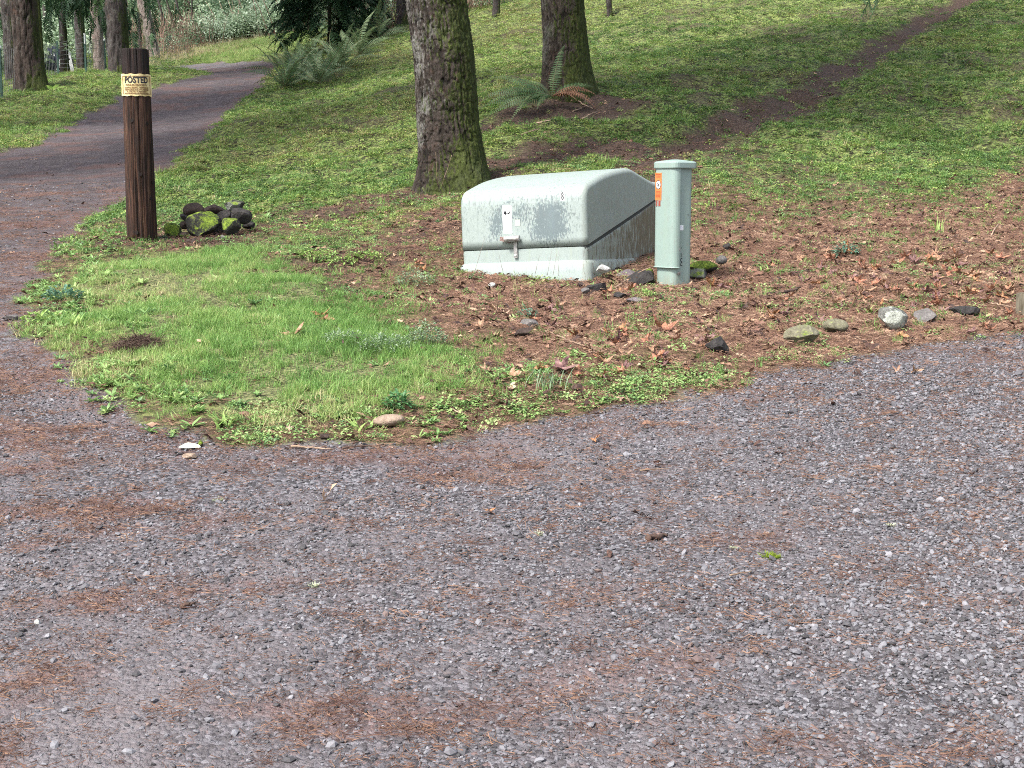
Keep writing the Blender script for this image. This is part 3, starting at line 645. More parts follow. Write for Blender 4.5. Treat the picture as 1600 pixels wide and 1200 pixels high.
def build_pedestal():
    YAW = math.radians(-51); base = at_depth(1038, 452, 8.95); a = .178
    o = base.copy(); o[:2] += (rot('Z', YAW) @ np.array([0, a / 2, 0]))[:2] * .9; fr = (o, rot('Z', YAW))
    root = empty('cable_pedestal', o, (0, 0, YAW)); tag(root, 'tall narrow mint green cable pedestal with an orange label, beside the low cabinet', 'cable pedestal')
    m, P, (x, y, z), (n1, n2, n3), c = fiberglass('pedestal_paint', (.225, .30, .27))
    c = m.mix(m.ramp(m.math('ADD', n1, m.math('MULTIPLY', n2, .3)), [(.70, 0.), (.82, .6)]), c, (.22, .24, .2))
    vert = m.noise(m.scaled(P, (1, 1, .05)), 30, 3); c = m.mix(m.ramp(vert, [(.5, 0.), (.75, .35)]), c, (.24, .30, .24))
    c = m.mix(m.math('MULTIPLY', m.ramp(z, [(.0, 1.), (.12, 0.)]), m.ramp(n3, [(.4, 0.), (.6, .7)])), c, (.22, .22, .16))
    m.col(c); m.bump(n1, .15, .002)
    def ring(h, ch, zz, n=4):
        """square of half side h with rounded corners"""
        P = []
        for cx, cy, a0 in ((1, -1, -90), (1, 1, 0), (-1, 1, 90), (-1, -1, 180)):
            for q in range(n + 1):
                t = math.radians(a0 + 90 * q / n); P.append([cx * (h - ch) + ch * math.cos(t), cy * (h - ch) + ch * math.sin(t), zz])
        return P
    def stack(rings, name, mat, parent, smooth=False):
        n = len(rings[0]); V = np.array(rings).reshape(-1, 3); F = [[i * n + j, i * n + (j + 1) % n, (i + 1) * n + (j + 1) % n, (i + 1) * n + j] for i in range(len(rings) - 1) for j in range(n)]
        F += [list(range(n))[::-1], [(len(rings) - 1) * n + j for j in range(n)]]; return link(name, mesh(name, V, F, mat, smooth), parent)
    H = .795; h = a / 2
    stack([ring(h - .005, .035, -.2), ring(h - .005, .035, H - .02)], 'post_body', m.m, root)
    # front cover: a folded shell, wraps the front and half of the side
    def cover_outline(off, yb):
        r = .04; P = [(h + off, yb)]; 
        for q in range(7): t = math.radians(0 - 90 * q / 6); P.append((h + off - r + r * math.cos(t), -h - off + r + r * math.sin(t)))
        for q in range(7): t = math.radians(-90 - 90 * q / 6); P.append((-h - off + r + r * math.cos(t), -h - off + r + r * math.sin(t)))
        P.append((-h - off, yb)); return P
    pf = on_plane(fr, 1056.5, 330, h, 0); yb = float(np.clip(pf[1], -.048, .03))
    V, F = [], []
    outer, inner = cover_outline(.008, yb), cover_outline(-.002, yb); nn = len(outer)
    for zz in (.142, .146, H - .018):
        off = .002 if zz == .142 else 0
        V += [(x_, y_, zz) for x_, y_ in outer] + [(x_, y_, zz) for x_, y_ in inner]
    for lvl in range(2):
        A, B = lvl * 2 * nn, (lvl + 1) * 2 * nn
        for j in range(nn - 1): F += [[A + j, B + j, B + j + 1, A + j + 1], [A + nn + j, A + nn + j + 1, B + nn + j + 1, B + nn + j]]
        F += [[A, A + nn, B + nn, B], [A + nn - 1, B + nn - 1, B + 2 * nn - 1, A + 2 * nn - 1]]
    for j in range(nn - 1): F += [[j, j + 1, nn + j + 1, nn + j]]
    link('front_cover', mesh('front_cover', V, F, m.m), root)
    b = MB(); pts = cover_outline(.010, yb); b.tube([(x_, y_, .140) for x_, y_ in pts], .004, 6); b.build('cover_lip', m.m, root, True)
    stack([ring(h + .015, .04, H - .035), ring(h + .017, .04, H - .03), ring(h + .017, .04, H), ring(h + .008, .035, H + .008), ring(h * .55, .03, H + .017), ring(h * .2, .01, H + .021)], 'cap', m.m, root)
    # orange label on the front
    orange = Mat('orange_label', .55); orange.col(orange.ramp(orange.noise(orange.obj(), 14, 3), [(.35, (.50, .12, .03)), (.65, (.58, .18, .055))]))
    bk = bpy.data.materials['black_print']; wh = bpy.data.materials['label_paper']; off = -h - .0082
    q0, q1 = on_plane(fr, 1028.5, 270, off), on_plane(fr, 1028.5, 313, off); w = .056; hc = q0[2] - q1[2]; cx = q0[0] + .004; cz = (q0[2] + q1[2]) / 2
    b = MB(); b.box([cx, off - .001, cz], (w, .001, hc)); lb = b.build('warning_label', orange.m, root)
    b = MB(); n = 24; V = [[cx + .021 * math.cos(2 * PI * i / n), off - .0022, cz + .012 + .032 * math.sin(2 * PI * i / n) * .85] for i in range(n)]; b.add(V, [list(range(n))]); b.build('white_disc', wh, lb)
    b = MB(); V = []
    for rr in (.019, .0225):
        V += [[cx + rr * math.cos(2 * PI * i / n), off - .0027, cz + .012 + rr * 1.27 * math.sin(2 * PI * i / n)] for i in range(n)]
    b.add(V, [[i, (i + 1) % n, n + (i + 1) % n, n + i] for i in range(n)])
    b.box([cx, off - .0028, cz + .012], (.026, .0006, .0035), rot('Y', .9)); b.box([cx - .002, off - .0029, cz + .020], (.008, .0006, .008)); b.box([cx + .002, off - .0031, cz + .006], (.004, .0006, .022), rot('Y', .3)); b.box([cx - .004, off - .0033, cz + .003], (.004, .0006, .016), rot('Y', -.4))
    b.build('no_digging_mark', bk, lb)
    rd = Mat('dark_red_print', .6).col((.28, .05, .03)).m; b = MB()
    V, F = text_mesh('WARNING', .0105, None, bold=.0003, sx=.85); b.add(np.stack([V[:, 0] + cx, np.full(len(V), off - .0025), V[:, 1] + cz + hc / 2 - .012], 1), F)
    for k in range(2): b.box([cx, off - .0024, cz + hc / 2 - .024 - k * .007], (.038, .0005, .0022))
    for k in range(6): b.box([cx + random.uniform(-.003, .003), off - .0024, cz - .030 - k * .008], (.034, .0005, .0018))
    b.build('lettering', rd, lb)['kind'] = 'stuff'
    b = MB(); cz2 = on_plane(fr, 1028.5, 318, off)[2]
    for dx, w_ in ((-.017, .006), (-.009, .003), (.004, .003), (.011, .006), (.018, .004)): b.box([cx + dx, off - .001, cz2], (w_, .001, .034))
    b.build('tally_marks', rd, root)
    # right side: small white tag, bolts, stick-on characters
    sx = h - .005
    def sd(px, py): return on_plane(fr, px, py, sx, 0)
    p = sd(1062.5, 356); b = MB(); b.box([sx + .001, p[1], p[2]], (.001, .058, .032)); tg = b.build('asset_tag', wh, root)
    gy = bpy.data.materials['grey_print']; b = MB()
    for k, w_ in enumerate((.035, .042, .038)): b.box([sx + .0019, p[1], p[2] + .007 - k * .007], (.0006, w_, .003))
    b.build('tag_print', gy, tg)
    p = sd(1058, 380); b = MB(); b.box([sx + .0008, p[1] + .004, p[2]], (.001, .016, .028)); b.build('worn_tag', Mat('worn_tag_paper', .7).col((.55, .55, .42)).m, root)
    st = bpy.data.materials['weathered_steel']
    for py in (390, 427):
        p = sd(1059, py); b = MB(); b.tube([[sx, p[1] + .004, p[2]], [sx + .01, p[1] + .004, p[2]]], .012, 6); b.tube([[sx + .01, p[1] + .004, p[2]], [sx + .014, p[1] + .004, p[2]]], .005, 8); b.build('bolt', st, root)
    for py, ch in ((390, "'"), (399, '1'), (406.5, 'C'), (413, 'C')):
        p = sd(1063.5, py); V, F = text_mesh(ch, .032, None, bold=.0008, sx=.8); b = MB(); b.add(np.stack([np.full(len(V), sx + .0015), V[:, 0] + p[1] + .004, V[:, 1] + p[2]], 1), F); b.build('stick_on_character', bk, root)
    for px, py in ((1060, 284), (1063, 299), (1075, 335)):
        p = sd(px, py); b = MB(); b.box([sx + .0005, p[1], p[2]], (.001, .009, .012), rot('X', .5)); b.build('paint_chip', Mat('chipped_paint', .9).col((.18, .2, .17)).m, root)
build_pedestal()

# ------------------------------------------------------------------ wooden post and its sign
def tubular(P, r, nth, disp=None, close=True):
    """P (n,3) centre line, r (n,) radius, displaced by disp(theta, P, r)"""
    n = len(P); th = np.linspace(0, 2 * PI, nth, endpoint=False)
    TH, I = np.meshgrid(th, np.arange(n)); c, s = np.cos(TH), np.sin(TH)
    rr = np.repeat(np.asarray(r)[:, None], nth, 1)
    base = np.stack([P[I, 0] + rr * c, P[I, 1] + rr * s, P[I, 2]], -1)
    if disp is not None: rr = rr + disp(TH, base, rr)
    V = np.stack([P[I, 0] + rr * c, P[I, 1] + rr * s, P[I, 2]], -1).reshape(-1, 3)
    i = np.arange(n - 1)[:, None] * nth; j = np.arange(nth)[None]; j2 = (j + 1) % nth
    F = np.stack([i + j, i + j2, i + nth + j2, i + nth + j], -1).reshape(-1, 4).tolist()
    if close: F.append([(n - 1) * nth + k for k in range(nth)])
    return V, F
def build_post():
    YP = float(at(222.5, 376)[1]); b = at_depth(222.5, 376, YP); t = at_depth(211, 77, YP - .05); L = t[2] - b[2]
    z = np.concatenate([np.linspace(-.3, 0, 4), np.linspace(.01, 1, 150), ]); P = b[None] + (t - b)[None] * z[:, None]
    r0 = 22.7 / FOC * (YP + .1); r1 = 19.8 / FOC * (YP + .05); r = r0 + (r1 - r0) * np.clip(z, 0, 1)
    root = empty('wooden_post', b); tag(root, 'thick round weathered brown wooden post with a POSTED sign, standing by the drive', 'post')
    def disp(T, B, rr):
        u, v = np.cos(T) * 3, np.sin(T) * 3; n = fbm(u * 3, v * 3, B[..., 2] * 1.2, 5, 4, .6); cr = fbm(u * 5, v * 5, B[..., 2] * .7, 8, 3)
        return (n - .5) * .014 - .013 * sstep(.57, .70, cr)
    V, F = tubular(P - b, r, 120, disp)
    m = Mat('weathered_post_wood', .85, .25); O = m.obj(); g = m.noise(m.scaled(O, (16, 16, .9)), 3.2, 5, .65); n2 = m.noise(O, 3.5, 3); gf = m.noise(m.scaled(O, (60, 60, 2.2)), 2, 4, .6)
    c = m.ramp(g, [(.30, (.007, .005, .004)), (.45, (.026, .013, .009)), (.58, (.065, .031, .019)), (.72, (.145, .085, .055))])
    c = m.mix(m.ramp(gf, [(.35, .75), (.55, 0.)]), c, (.012, .009, .008)); zz = m.sep(O)[2]
    c = m.mix(m.math('MULTIPLY', m.ramp(m.math('ADD', m.math('DIVIDE', zz, L), m.math('MULTIPLY', n2, .2)), [(.92, 0.), (1.0, .7)]), 1.0), c, (.010, .009, .010))
    m.col(c); m.bump(m.math('ADD', g, gf), .8, .012)
    link('post_shaft', mesh('post_shaft', V, F, m.m, True), root)
    kd = Mat('knot_wood', .9).col((.012, .008, .007)).m
    for px, py in ((202, 188), (224, 192), (215, 272), (231, 285), (229, 310), (209, 364)):
        p = at_depth(px, py, YP - .2); k = (p[2] - b[2]) / L; c0 = b + (t - b) * k; rr = r0 + (r1 - r0) * k; dx = p[0] - c0[0]; dy = -math.sqrt(max(rr * rr - dx * dx, 0))
        n_ = np.array([dx, dy, 0]) / rr; bb = MB(); q = c0 + n_ * (rr - .008) - b; bb.tube([q, q + n_ * .011], .014, 9); bb.build('knot', kd, root)
    # sign: a paper-thin metal sheet bent round the post
    s0, s1 = at_depth(211, 114, YP - .23), at_depth(212, 148.5, YP - .23); zc = (s0[2] + s1[2]) / 2; H = s0[2] - s1[2]; k = (zc - b[2]) / L; c0 = b + (t - b) * k; rr = (r0 + (r1 - r0) * k) + .006
    Wd = .262; phi0 = math.radians(-75)
    def bend(V, off):
        """flat (x, up) -> wrapped round the post"""
        a = phi0 + (V[:, 0]) / rr; up = V[:, 1]; ax = (t - b) / (t - b)[2]
        ctr = (c0 - b)[None] + ax[None] * up[:, None]; return np.stack([ctr[:, 0] + (rr + off) * np.cos(a), ctr[:, 1] + (rr + off) * np.sin(a), ctr[:, 2]], 1)
    nx, ny = 26, 8; G = np.array([[(i / nx - .5) * Wd, (j / ny - .5) * H + .003 * math.sin(i * .9) * (j in (0, ny))] for j in range(ny + 1) for i in range(nx + 1)])
    curl = .010 * np.maximum(0, np.abs(G[:, 0]) / (Wd / 2) - .8) / .2 
    Fq = [[j * (nx + 1) + i, j * (nx + 1) + i + 1, (j + 1) * (nx + 1) + i + 1, (j + 1) * (nx + 1) + i] for j in range(ny) for i in range(nx)]
    Vf = bend(G, curl); Vb = bend(G, curl - .0015); nv = len(Vf); 
    Fa = Fq + [[v + nv for v in f[::-1]] for f in Fq]
    ms_ = Mat('sign_sheet', .45, .4); n = ms_.noise(ms_.obj(), 16, 4); ms_.col(ms_.ramp(n, [(.35, (.42, .31, .13)), (.5, (.60, .48, .24)), (.7, (.68, .58, .33))]))
    sg = link('posted_sign', mesh('posted_sign', np.vstack([Vf, Vb]), Fa, ms_.m, True), root)
    bk = bpy.data.materials['black_print']; br = Mat('brown_sign_border', .6).col((.16, .09, .04)).m
    def lines(txt, size, up, sx, bold, mat, width=None):
        V, F = text_mesh(txt, size, None, bold=bold)
        w = V[:, 0].max() - V[:, 0].min(); V[:, 0] -= (V[:, 0].max() + V[:, 0].min()) / 2
        if width: V[:, 0] *= width / w
        V2 = V[:, :2] + [0, up]; link('sign_lettering', mesh('sign_lettering', bend(V2, .0022), F, mat), sg)
    lines('POSTED', .064, H * .215, 1, .0022, bk, .185)
    lines('PRIVATE PROPERTY', .019, H * -.01, 1, .0006, br, .175)
    for i, (s, w) in enumerate((('HUNTING, FISHING, TRAPPING OR', .195), ('TRESPASSING FOR ANY PURPOSE', .195), ('IS STRICTLY FORBIDDEN', .15), ('VIOLATORS WILL BE PROSECUTED', .195))):
        lines(s, .0155, H * (-.13 - .088 * i), 1, .0006, br, w)
    def strip(x0, x1, y0, y1):
        n = 22; P = np.array([[x0 + (x1 - x0) * i / n, y] for y in (y0, y1) for i in range(n + 1)]); return bend(P, .0018 + .010 * np.maximum(0, np.abs(P[:, 0]) / (Wd / 2) - .8) / .2), [[i, i + 1, n + 2 + i, n + 1 + i] for i in range(n)]
    bb = MB(); e = .014; wx, hy = Wd / 2 - e, H / 2 - e
    for a in ((-wx, wx, hy - .004, hy), (-wx, wx, -hy, -hy + .003), (-wx, -wx + .004, -hy, hy), (wx - .004, wx, -hy, hy)): bb.add(*strip(*a))
    bb.build('sign_border', br, sg)
    nl = bpy.data.materials['weathered_steel']
    for x_, y_ in ((-.045, H / 2 - .012), (.115, -.0)):
        q = bend(np.array([[x_, y_]]), .001)[0]; q2 = bend(np.array([[x_, y_]]), .005)[0]; bb = MB(); bb.tube([q, q2], .004, 8); bb.build('nail', nl, sg)
build_post()

# ------------------------------------------------------------------ trees
def bark_mat(name, stops, moss=.0, mossdir=(1, -.2), lichen=0.0, sc=1.0, base_moss=1.0):
    m = Mat(name, .9, .2); O = m.obj(); x, y, z = m.sep(O)[0], m.sep(O)[1], m.sep(O)[2]
    f = m.noise(m.scaled(O, (1, 1, .35)), 9 * sc, 6, .65); g = m.noise(m.scaled(O, (1, 1, .5)), 45 * sc, 4, .65); n = m.noise(O, 2.6, 4, .6)
    h = m.attr('ridge')
    c = m.ramp(m.math('ADD', m.math('MULTIPLY', f, .5), m.math('ADD', m.math('MULTIPLY', g, .25), m.math('MULTIPLY', h, .3))), stops)
    if lichen: c = m.mix(m.math('MULTIPLY', m.ramp(m.math('ADD', m.math('MULTIPLY', n, .7), m.math('MULTIPLY', g, .4)), [(.56, 0.), (.66, 1.)]), lichen), c, (.24, .235, .22))
    rd = m.noise(O, 7 * sc, 3); c = m.mix(m.ramp(rd, [(.60, 0.), (.74, .25)]), c, (.13, .055, .03))
    if moss:
        nrm = m.N.new('ShaderNodeNewGeometry').outputs['Normal']; sx = m.sep(nrm)
        d = m.math('ADD', m.math('MULTIPLY', sx[0], mossdir[0]), m.math('MULTIPLY', sx[1], mossdir[1]))
        v = m.math('ADD', m.math('MULTIPLY', d, .22), m.math('ADD', m.math('MULTIPLY', n, .9), m.math('MULTIPLY', g, .35)))
        v = m.math('ADD', v, m.math('MULTIPLY', m.ramp(z, [(.0, 1.), (.55, 0.)]), .16 * base_moss))
        mc = m.ramp(m.math('ADD', m.math('MULTIPLY', g, .6), m.math('MULTIPLY', f, .4)), [(.35, (.014, .018, .005)), (.55, (.04, .054, .010)), (.75, (.10, .13, .02))])
        c = m.mix(m.ramp(v, [(.74 - moss * .2, 0.), (.86 - moss * .2, .9)]), c, mc)
    m.col(c); m.bump(m.math('ADD', m.math('MULTIPLY', f, 1.4), m.math('MULTIPLY', g, .6)), .9, .03); return m.m
BARK_OLD = bark_mat('old_fir_bark', [(.28, (.006, .005, .004)), (.45, (.021, .016, .013)), (.62, (.048, .038, .032)), (.8, (.11, .092, .08))], .68, (1, -.1), .55)
BARK_MOSSY = bark_mat('mossy_fir_bark', [(.28, (.008, .006, .005)), (.45, (.026, .02, .016)), (.62, (.06, .048, .038)), (.8, (.12, .10, .085))], .85, (1, -.1), .35, 1.1)
BARK_RED = bark_mat('reddish_fir_bark', [(.28, (.008, .006, .005)), (.45, (.026, .019, .016)), (.62, (.056, .042, .036)), (.8, (.12, .095, .083))], .1, (1, .2), .2, .9)
BARK_DARK = bark_mat('dark_bark', [(.28, (.008, .007, .007)), (.45, (.03, .025, .024)), (.65, (.07, .06, .056)), (.8, (.13, .12, .11))], .25, (1, .2), .3, 1.0)
BARK_GREY = bark_mat('grey_fir_bark', [(.28, (.06, .048, .042)), (.45, (.15, .12, .105)), (.62, (.26, .215, .19)), (.8, (.36, .32, .29))], .1, (-1, .2), .5, 1.3)
BARK_PALE = bark_mat('pale_alder_bark', [(.28, (.16, .15, .13)), (.45, (.32, .31, .28)), (.62, (.5, .49, .46)), (.8, (.6, .6, .57))], .2, (1, .2), .3, 1.6)
def trunk_mesh(P, r, nth, seed, amp=.03, lobes=5, flare=.3, flare_h=.35, fw=5.0, fz=2.2, mound=None):
    P = np.asarray(P, float); r = np.asarray(r, float); store = []
    def disp(T, B, rr):
        R0 = rr.mean(); cx, sy = np.cos(T), np.sin(T); hgt = B[..., 2] - P[0, 2]
        k = R0 * fw * 2.2
        a = 1 - np.abs(2 * fbm(cx * k + seed, sy * k, B[..., 2] * fz, seed, 3, .55) - 1) * 1.6
        b = fbm(cx * k * 3.1, sy * k * 3.1 + seed, B[..., 2] * fz * 4.2, seed + 3, 3, .6)
        crack = 1 - np.abs(2 * vnoise(cx * k * 1.15 + 5, sy * k * 1.15, B[..., 2] * fz * .45 + vnoise(cx * 3, sy * 3, B[..., 2] * 3, seed) * .8, seed + 8) - 1)
        h = .4 * a + .6 * b - .5 * sstep(.82, .97, crack) - .35 * sstep(.85, .97, 1 - np.abs(2 * vnoise(cx * k * .9, sy * k * .9, B[..., 2] * fz * 1.1, seed + 12) - 1)); store.append(h.ravel())
        fl = np.exp(-np.maximum(hgt - .28, 0) / flare_h) * rr * flare * (.35 + .9 * np.maximum(0, np.cos(T * lobes + seed) * .5 + .5) ** 1.5 + .3 * vnoise(T * 2, T * 0, None, seed))
        low = (fbm(cx * 1.5, sy * 1.5, B[..., 2] * .9, seed + 20, 2) - .5) * rr * .22
        out = amp * (h - .35) + fl + low
        if mound: out = out + mound(T, hgt)
        return out
    V, F = tubular(P, r, nth, disp); return V, F, store[0]
def spline(z, keys):
    """keys: (z, x, y, r)"""
    k = np.array(keys, float); return [np.interp(z, k[:, 0], k[:, i]) for i in (1, 2, 3)]
def trunk_part(root, keys, nth, nz, vis, mat, seed, name='trunk', **kw):
    """dense rings up to height vis, coarse above"""
    top = keys[-1][0]; z = np.concatenate([np.linspace(-.35, vis, nz), np.linspace(vis, top, 26)[1:]]); x, y, r = spline(z, keys)
    V, F, h = trunk_mesh(np.stack([x, y, z], 1), r, nth, seed, **kw)
    me = mesh(name, V, F, mat, True); a = me.attributes.new('ridge', 'FLOAT', 'POINT'); a.data.foreach_set('value', h.astype(np.float32))
    return link(name, me, root)
# boughs of fir needles for the crowns
def bough(L, n, droop):
    V, F = [], []
    for i in range(n):
        t = (i + .5) / n; x = L * t; z = -droop * L * t * t; w = L * .42 * (1 - t) ** .7 * (.6 + .4 * min(1, t * 6))
        for s in (-1, 1):
            for q in range(2):
                l = w * random.uniform(.7, 1.15); a = random.uniform(.6, 1.15); dx = l * math.cos(a); dy = s * l * math.sin(a); dz = -l * random.uniform(.05, .55) * droop * 1.6 + random.gauss(0, .02) * L; k = .011 * L / .8 + .003
                b = len(V); V += [(x - k, 0, z), (x + k, 0, z), (x + dx * .6 + k * 1.5, dy * .6, z + dz * .5), (x + dx, dy, z + dz), (x + dx * .6 - k * 1.5, dy * .6, z + dz * .5)]; F.append([b, b + 1, b + 2, b + 3, b + 4])
    return V, F
M_FIR = leaf_mat('fir_needles', [(0, (.012, .032, .018)), (.4, (.035, .08, .038)), (.75, (.09, .17, .07)), (1, (.22, .33, .17))], .6, .35)
proto_col('bough', [mesh('bough', *bough(.8, 15, random.uniform(.3, .9)), M_FIR) for k in range(6)])
def crown(root, x, y, z0, z1, R, n, tint=.4, size=1.6, name='crown'):
    t = rng.uniform(0, 1, n) ** .8; z = z0 + (z1 - z0) * t; rad = R * (1 - t) ** .8 * np.sqrt(rng.uniform(.02, 1, n)); a = rng.uniform(0, 2 * PI, n)
    a = a + .3 * np.sin(a * 5 + z * 2); P = np.stack([x + rad * np.cos(a), y + rad * np.sin(a), z - rad * .22], 1)
    turn = np.stack([rng.normal(0, .25, n), rng.uniform(.0, .5, n), a + rng.normal(0, .35, n)], 1)
    return scatter(name, 'bough', P, rng.uniform(.6, 1.2, n) * size, tint + rng.normal(0, .18, n), turn=turn, parent=root)

def tree1():
    b = at(708, 297); b[2] -= .02; b = at_depth(712, 292, 13.3); root = empty('fir_tree', b); g = gz(b[0], b[1]) - b[2]
    tag(root, 'big fir trunk with grey lichen and mossy foot, right behind the mint green cabinet', 'tree')
    s = 13.3 / FOC
    keys = [(-.35, .01, 0, .345), (.0, .0, 0, .325), (.25, -.03, 0, .298), (.6, -.075, 0, .280), (1.2, -.115, 0, .273), (1.77, -.185, 0, .270), (3, -.30, 0, .262), (16, -1.4, .1, .14), (19, -1.6, .1, .03)]
    trunk_part(root, keys, 200, 330, 2.2, BARK_OLD, 3, amp=.026, lobes=3, flare=.24, flare_h=.22, fw=11, fz=10)
    crown(root, -1.0, 0, 8.5, 19.5, 3.2, 650)
    stm = Mat('pale_dead_stem', .8).col((.42, .34, .22)).m
    for pts in (([(689, 307), (684, 292), (682, 270), (680, 238)]), ([(690, 305), (692, 285), (697, 262), (706, 242)]), ([(689, 305), (672, 312), (664, 318)])):
        pass
    return root
T1 = tree1()
def tree2():
    b = at_depth(889, 146, 18.0); root = empty('fir_tree', b); tag(root, 'mossy fir trunk up the bank with a sword fern at its foot', 'tree')
    keys = [(-.35, .0, 0, .34), (.0, .0, 0, .325), (.3, -.03, 0, .30), (.6, -.05, 0, .275), (1.1, -.085, 0, .258), (2, -.12, 0, .25), (16, -.6, 0, .13), (19, -.7, 0, .03)]
    trunk_part(root, keys, 160, 200, 1.9, BARK_MOSSY, 11, amp=.026, lobes=3, flare=.30, flare_h=.2, fw=11, fz=10)
    crown(root, -.4, 0, 8.5, 19.5, 3.0, 600)
    # a long low limb whose drooping tips hang into view
    e = at_depth(1352, -6, 14.5) - b; P = np.array([[0, 0, 6.2], [.9, -1.0, 5.9], [1.9, -2.1, 5.2], [e[0] - .2, e[1] + .2, e[2] + .75], [e[0], e[1], e[2] + .45]])
    bb = MB(); bb.tube(P, [.05, .04, .03, .015, .008], 7); lb = bb.build('limb', BARK_MOSSY, root, True)
    n = 30; t = rng.uniform(.45, 1, n); Q = np.stack([np.interp(t, np.linspace(0, 1, 5), P[:, i]) for i in range(3)], 1)
    Q = np.vstack([Q, [e + [dx, 0, dz] for dx, dz in ((-.13, .22), (-.10, .26), (.02, .24), (.06, .22), (.10, .3), (-.04, .34), (.12, .2))]]); n = len(Q)
    turn = np.stack([rng.normal(0, .3, n), rng.uniform(1.25, 1.6, n), rng.uniform(0, 6.28, n)], 1)
    scatter('hanging_twigs', 'bough', Q, np.concatenate([rng.uniform(.35, .5, n - 7), rng.uniform(.38, .52, 7)]), rng.uniform(.75, 1, n), turn=turn, parent=lb)
    return root
T2 = tree2()
def forest_tree(px, py, Y, w, mat, seed, label, top=14.0, lean=0.0, crown_n=500, z0=5.0, R=2.6, group=None, tint=.35, nth=36, nz=70, vis=5.0, name='forest_tree', mound=None, tw=None, amp=None, zb=None):
    """w: trunk width in image columns, lean: columns moved per 100 rows going up"""
    b = at(px, py) if Y is None else at_depth(px, py, Y)
    g = gz(b[0], b[1]); b[2] = min(b[2], g + .05); s = b[1] / FOC; r = w * s / 2; lx = lean / 100
    root = empty(name, b); tag(root, label, 'tree', group)
    keys = [(-.35, 0, 0, r * 1.06), (0, 0, 0, r * 1.03), (.8, .8 * lx, 0, r * .98), (3, 3 * lx, 0, r * .92), (top, top * lx * .8, 0, r * .25)]
    trunk_part(root, keys, nth, nz, vis, mat, seed, amp=min(.035, r * .16) if amp is None else amp, flare=.22, flare_h=.3, fw=7, fz=5, mound=mound)
    far = b[1] > 38
    if crown_n: crown(root, lx * 6, 0, z0 + (4.5 if far else 1.5), top + .5, R * (.6 if far else .8), int(crown_n * (.12 if far else .3)) + 10, tint, 1.3)
    return root
forest_tree(48, 139, 29.0, 40, BARK_RED, 21, 'big red-brown conifer trunk at far left with a dark mossy root mound on its right', 18, -4, 900, 8, 3.5, nth=90, nz=120,
            mound=lambda T, h: np.exp(-np.maximum(h, 0) / .28) * .30 * np.maximum(0, np.cos(T - .35)) ** 3)
forest_tree(21, 139, 30.6, 21, BARK_DARK, 22, 'darker narrow trunk tight against the left side of the big red-brown one', 17, -1.5, 500, 7, 3, nth=50)
forest_tree(67, 125, 31.5, 9, BARK_MOSSY, 23, 'slim mossy trunk half hidden behind the big red-brown one', 14, -3, 200, 6, 2)
forest_tree(188, 120, 34.0, 31, BARK_DARK, 24, 'wide dark fir trunk just behind the top of the wooden post', 18, -3, 800, 6.5, 3.5, nth=70)
forest_tree(129, 122, 42.0, 15, BARK_DARK, 25, 'straight dark trunk behind the white tipped fence post', 17, -2, 400, 5.2)
forest_tree(107, 112, 48.0, 9, BARK_DARK, 26, 'thin dark trunk between the two left fence posts', 15, -2, 300, 5.0)
forest_tree(157, 117, 41.0, 18, BARK_GREY, 27, 'greyish trunk left of the wide dark fir', 16, -4, 300, 6.0)
forest_tree(200, 112, 39.0, 7, BARK_GREY, 28, 'slender grey trunk against the right side of the wide dark fir', 15, -1, 150, 6.5)
forest_tree(242, 98, 46.0, 19, BARK_GREY, 29, 'pale grey-brown conifer trunk just right of the wooden post', 18, -17, 500, 7.5, 3, nth=60, nz=110)
forest_tree(311, 56, 60.0, 15, BARK_GREY, 30, 'pale grey-brown conifer trunk standing in the leafy shrubs', 18, -5, 400, 9.0, 3, nth=50)
forest_tree(301, 52, 59.0, 8, BARK_DARK, 31, 'thin dark trunk touching the left of a pale one in the shrubs', 16, -6, 200, 8)
ALD = ['pale alder trunk directly above the right edge of the wooden post', 'pale alder trunk between the post top and the grey conifer', 'leftmost thin pale alder trunk, above the wooden post', 'pale alder trunk just right of the grey conifer', 'strongly leaning pale alder trunk right of the grey conifer', 'pale alder trunk leaning right, among leaning dark stems', 'pale alder trunk close left of the second grey conifer', 'thin pale alder trunk right of the second grey conifer', 'rightmost pale alder trunk, leaning right']
for i, (px, py, w, ln) in enumerate(((214, 62, 4, -12), (226, 58, 4, -16), (207, 60, 3.5, -5), (253, 40, 4, -13), (262, 34, 4.5, -22), (275, 30, 3.5, 6), (291, 26, 3.5, -9), (335, 30, 3, -2), (342, 34, 3, 10))):
    forest_tree(px, py, 63.0 + i, w, BARK_PALE, 40 + i, ALD[i], 13, ln, 60, 7.5, 1.6, 'thin pale alders in the woods', .9, 12, 24, 5.0, 'alder_tree')
STM = ['leftmost', 'second from left', 'third from left', 'fourth from left', 'fifth from left', 'only upright one']
for i, (px, py, w, ln) in enumerate(((268, 82, 3, -22), (275, 80, 2.6, -34), (284, 78, 2.8, -28), (290, 74, 2.4, -16), (297, 70, 3.2, -30), (300, 66, 2.4, 3))):
    forest_tree(px, py, 52.0 + i * .7, w, BARK_DARK, 60 + i, STM[i] + ' of the slender dark stems between the grey conifers', 9, ln, 40, 6.5, 1.4, 'slender dark stems in the woods', .8, 10, 22, 4.5, 'vine_maple')
forest_tree(629, 37, 38.5, 17, BARK_DARK, 70, 'dark trunk at the top edge just left of the big mossy fir', 15, -2, 400, 6, 2.6)
forest_tree(775, 31, 34.0, 11, BARK_DARK, 71, 'small dark trunk high on the bank between the two big mossy firs', 13, 3, 300, 6.5, 2.2)
forest_tree(953, 28, 32.0, 8, BARK_DARK, 72, 'thin dark trunk high on the bank, right of the fern tree', 12, -7, 250, 6.5, 2.2)
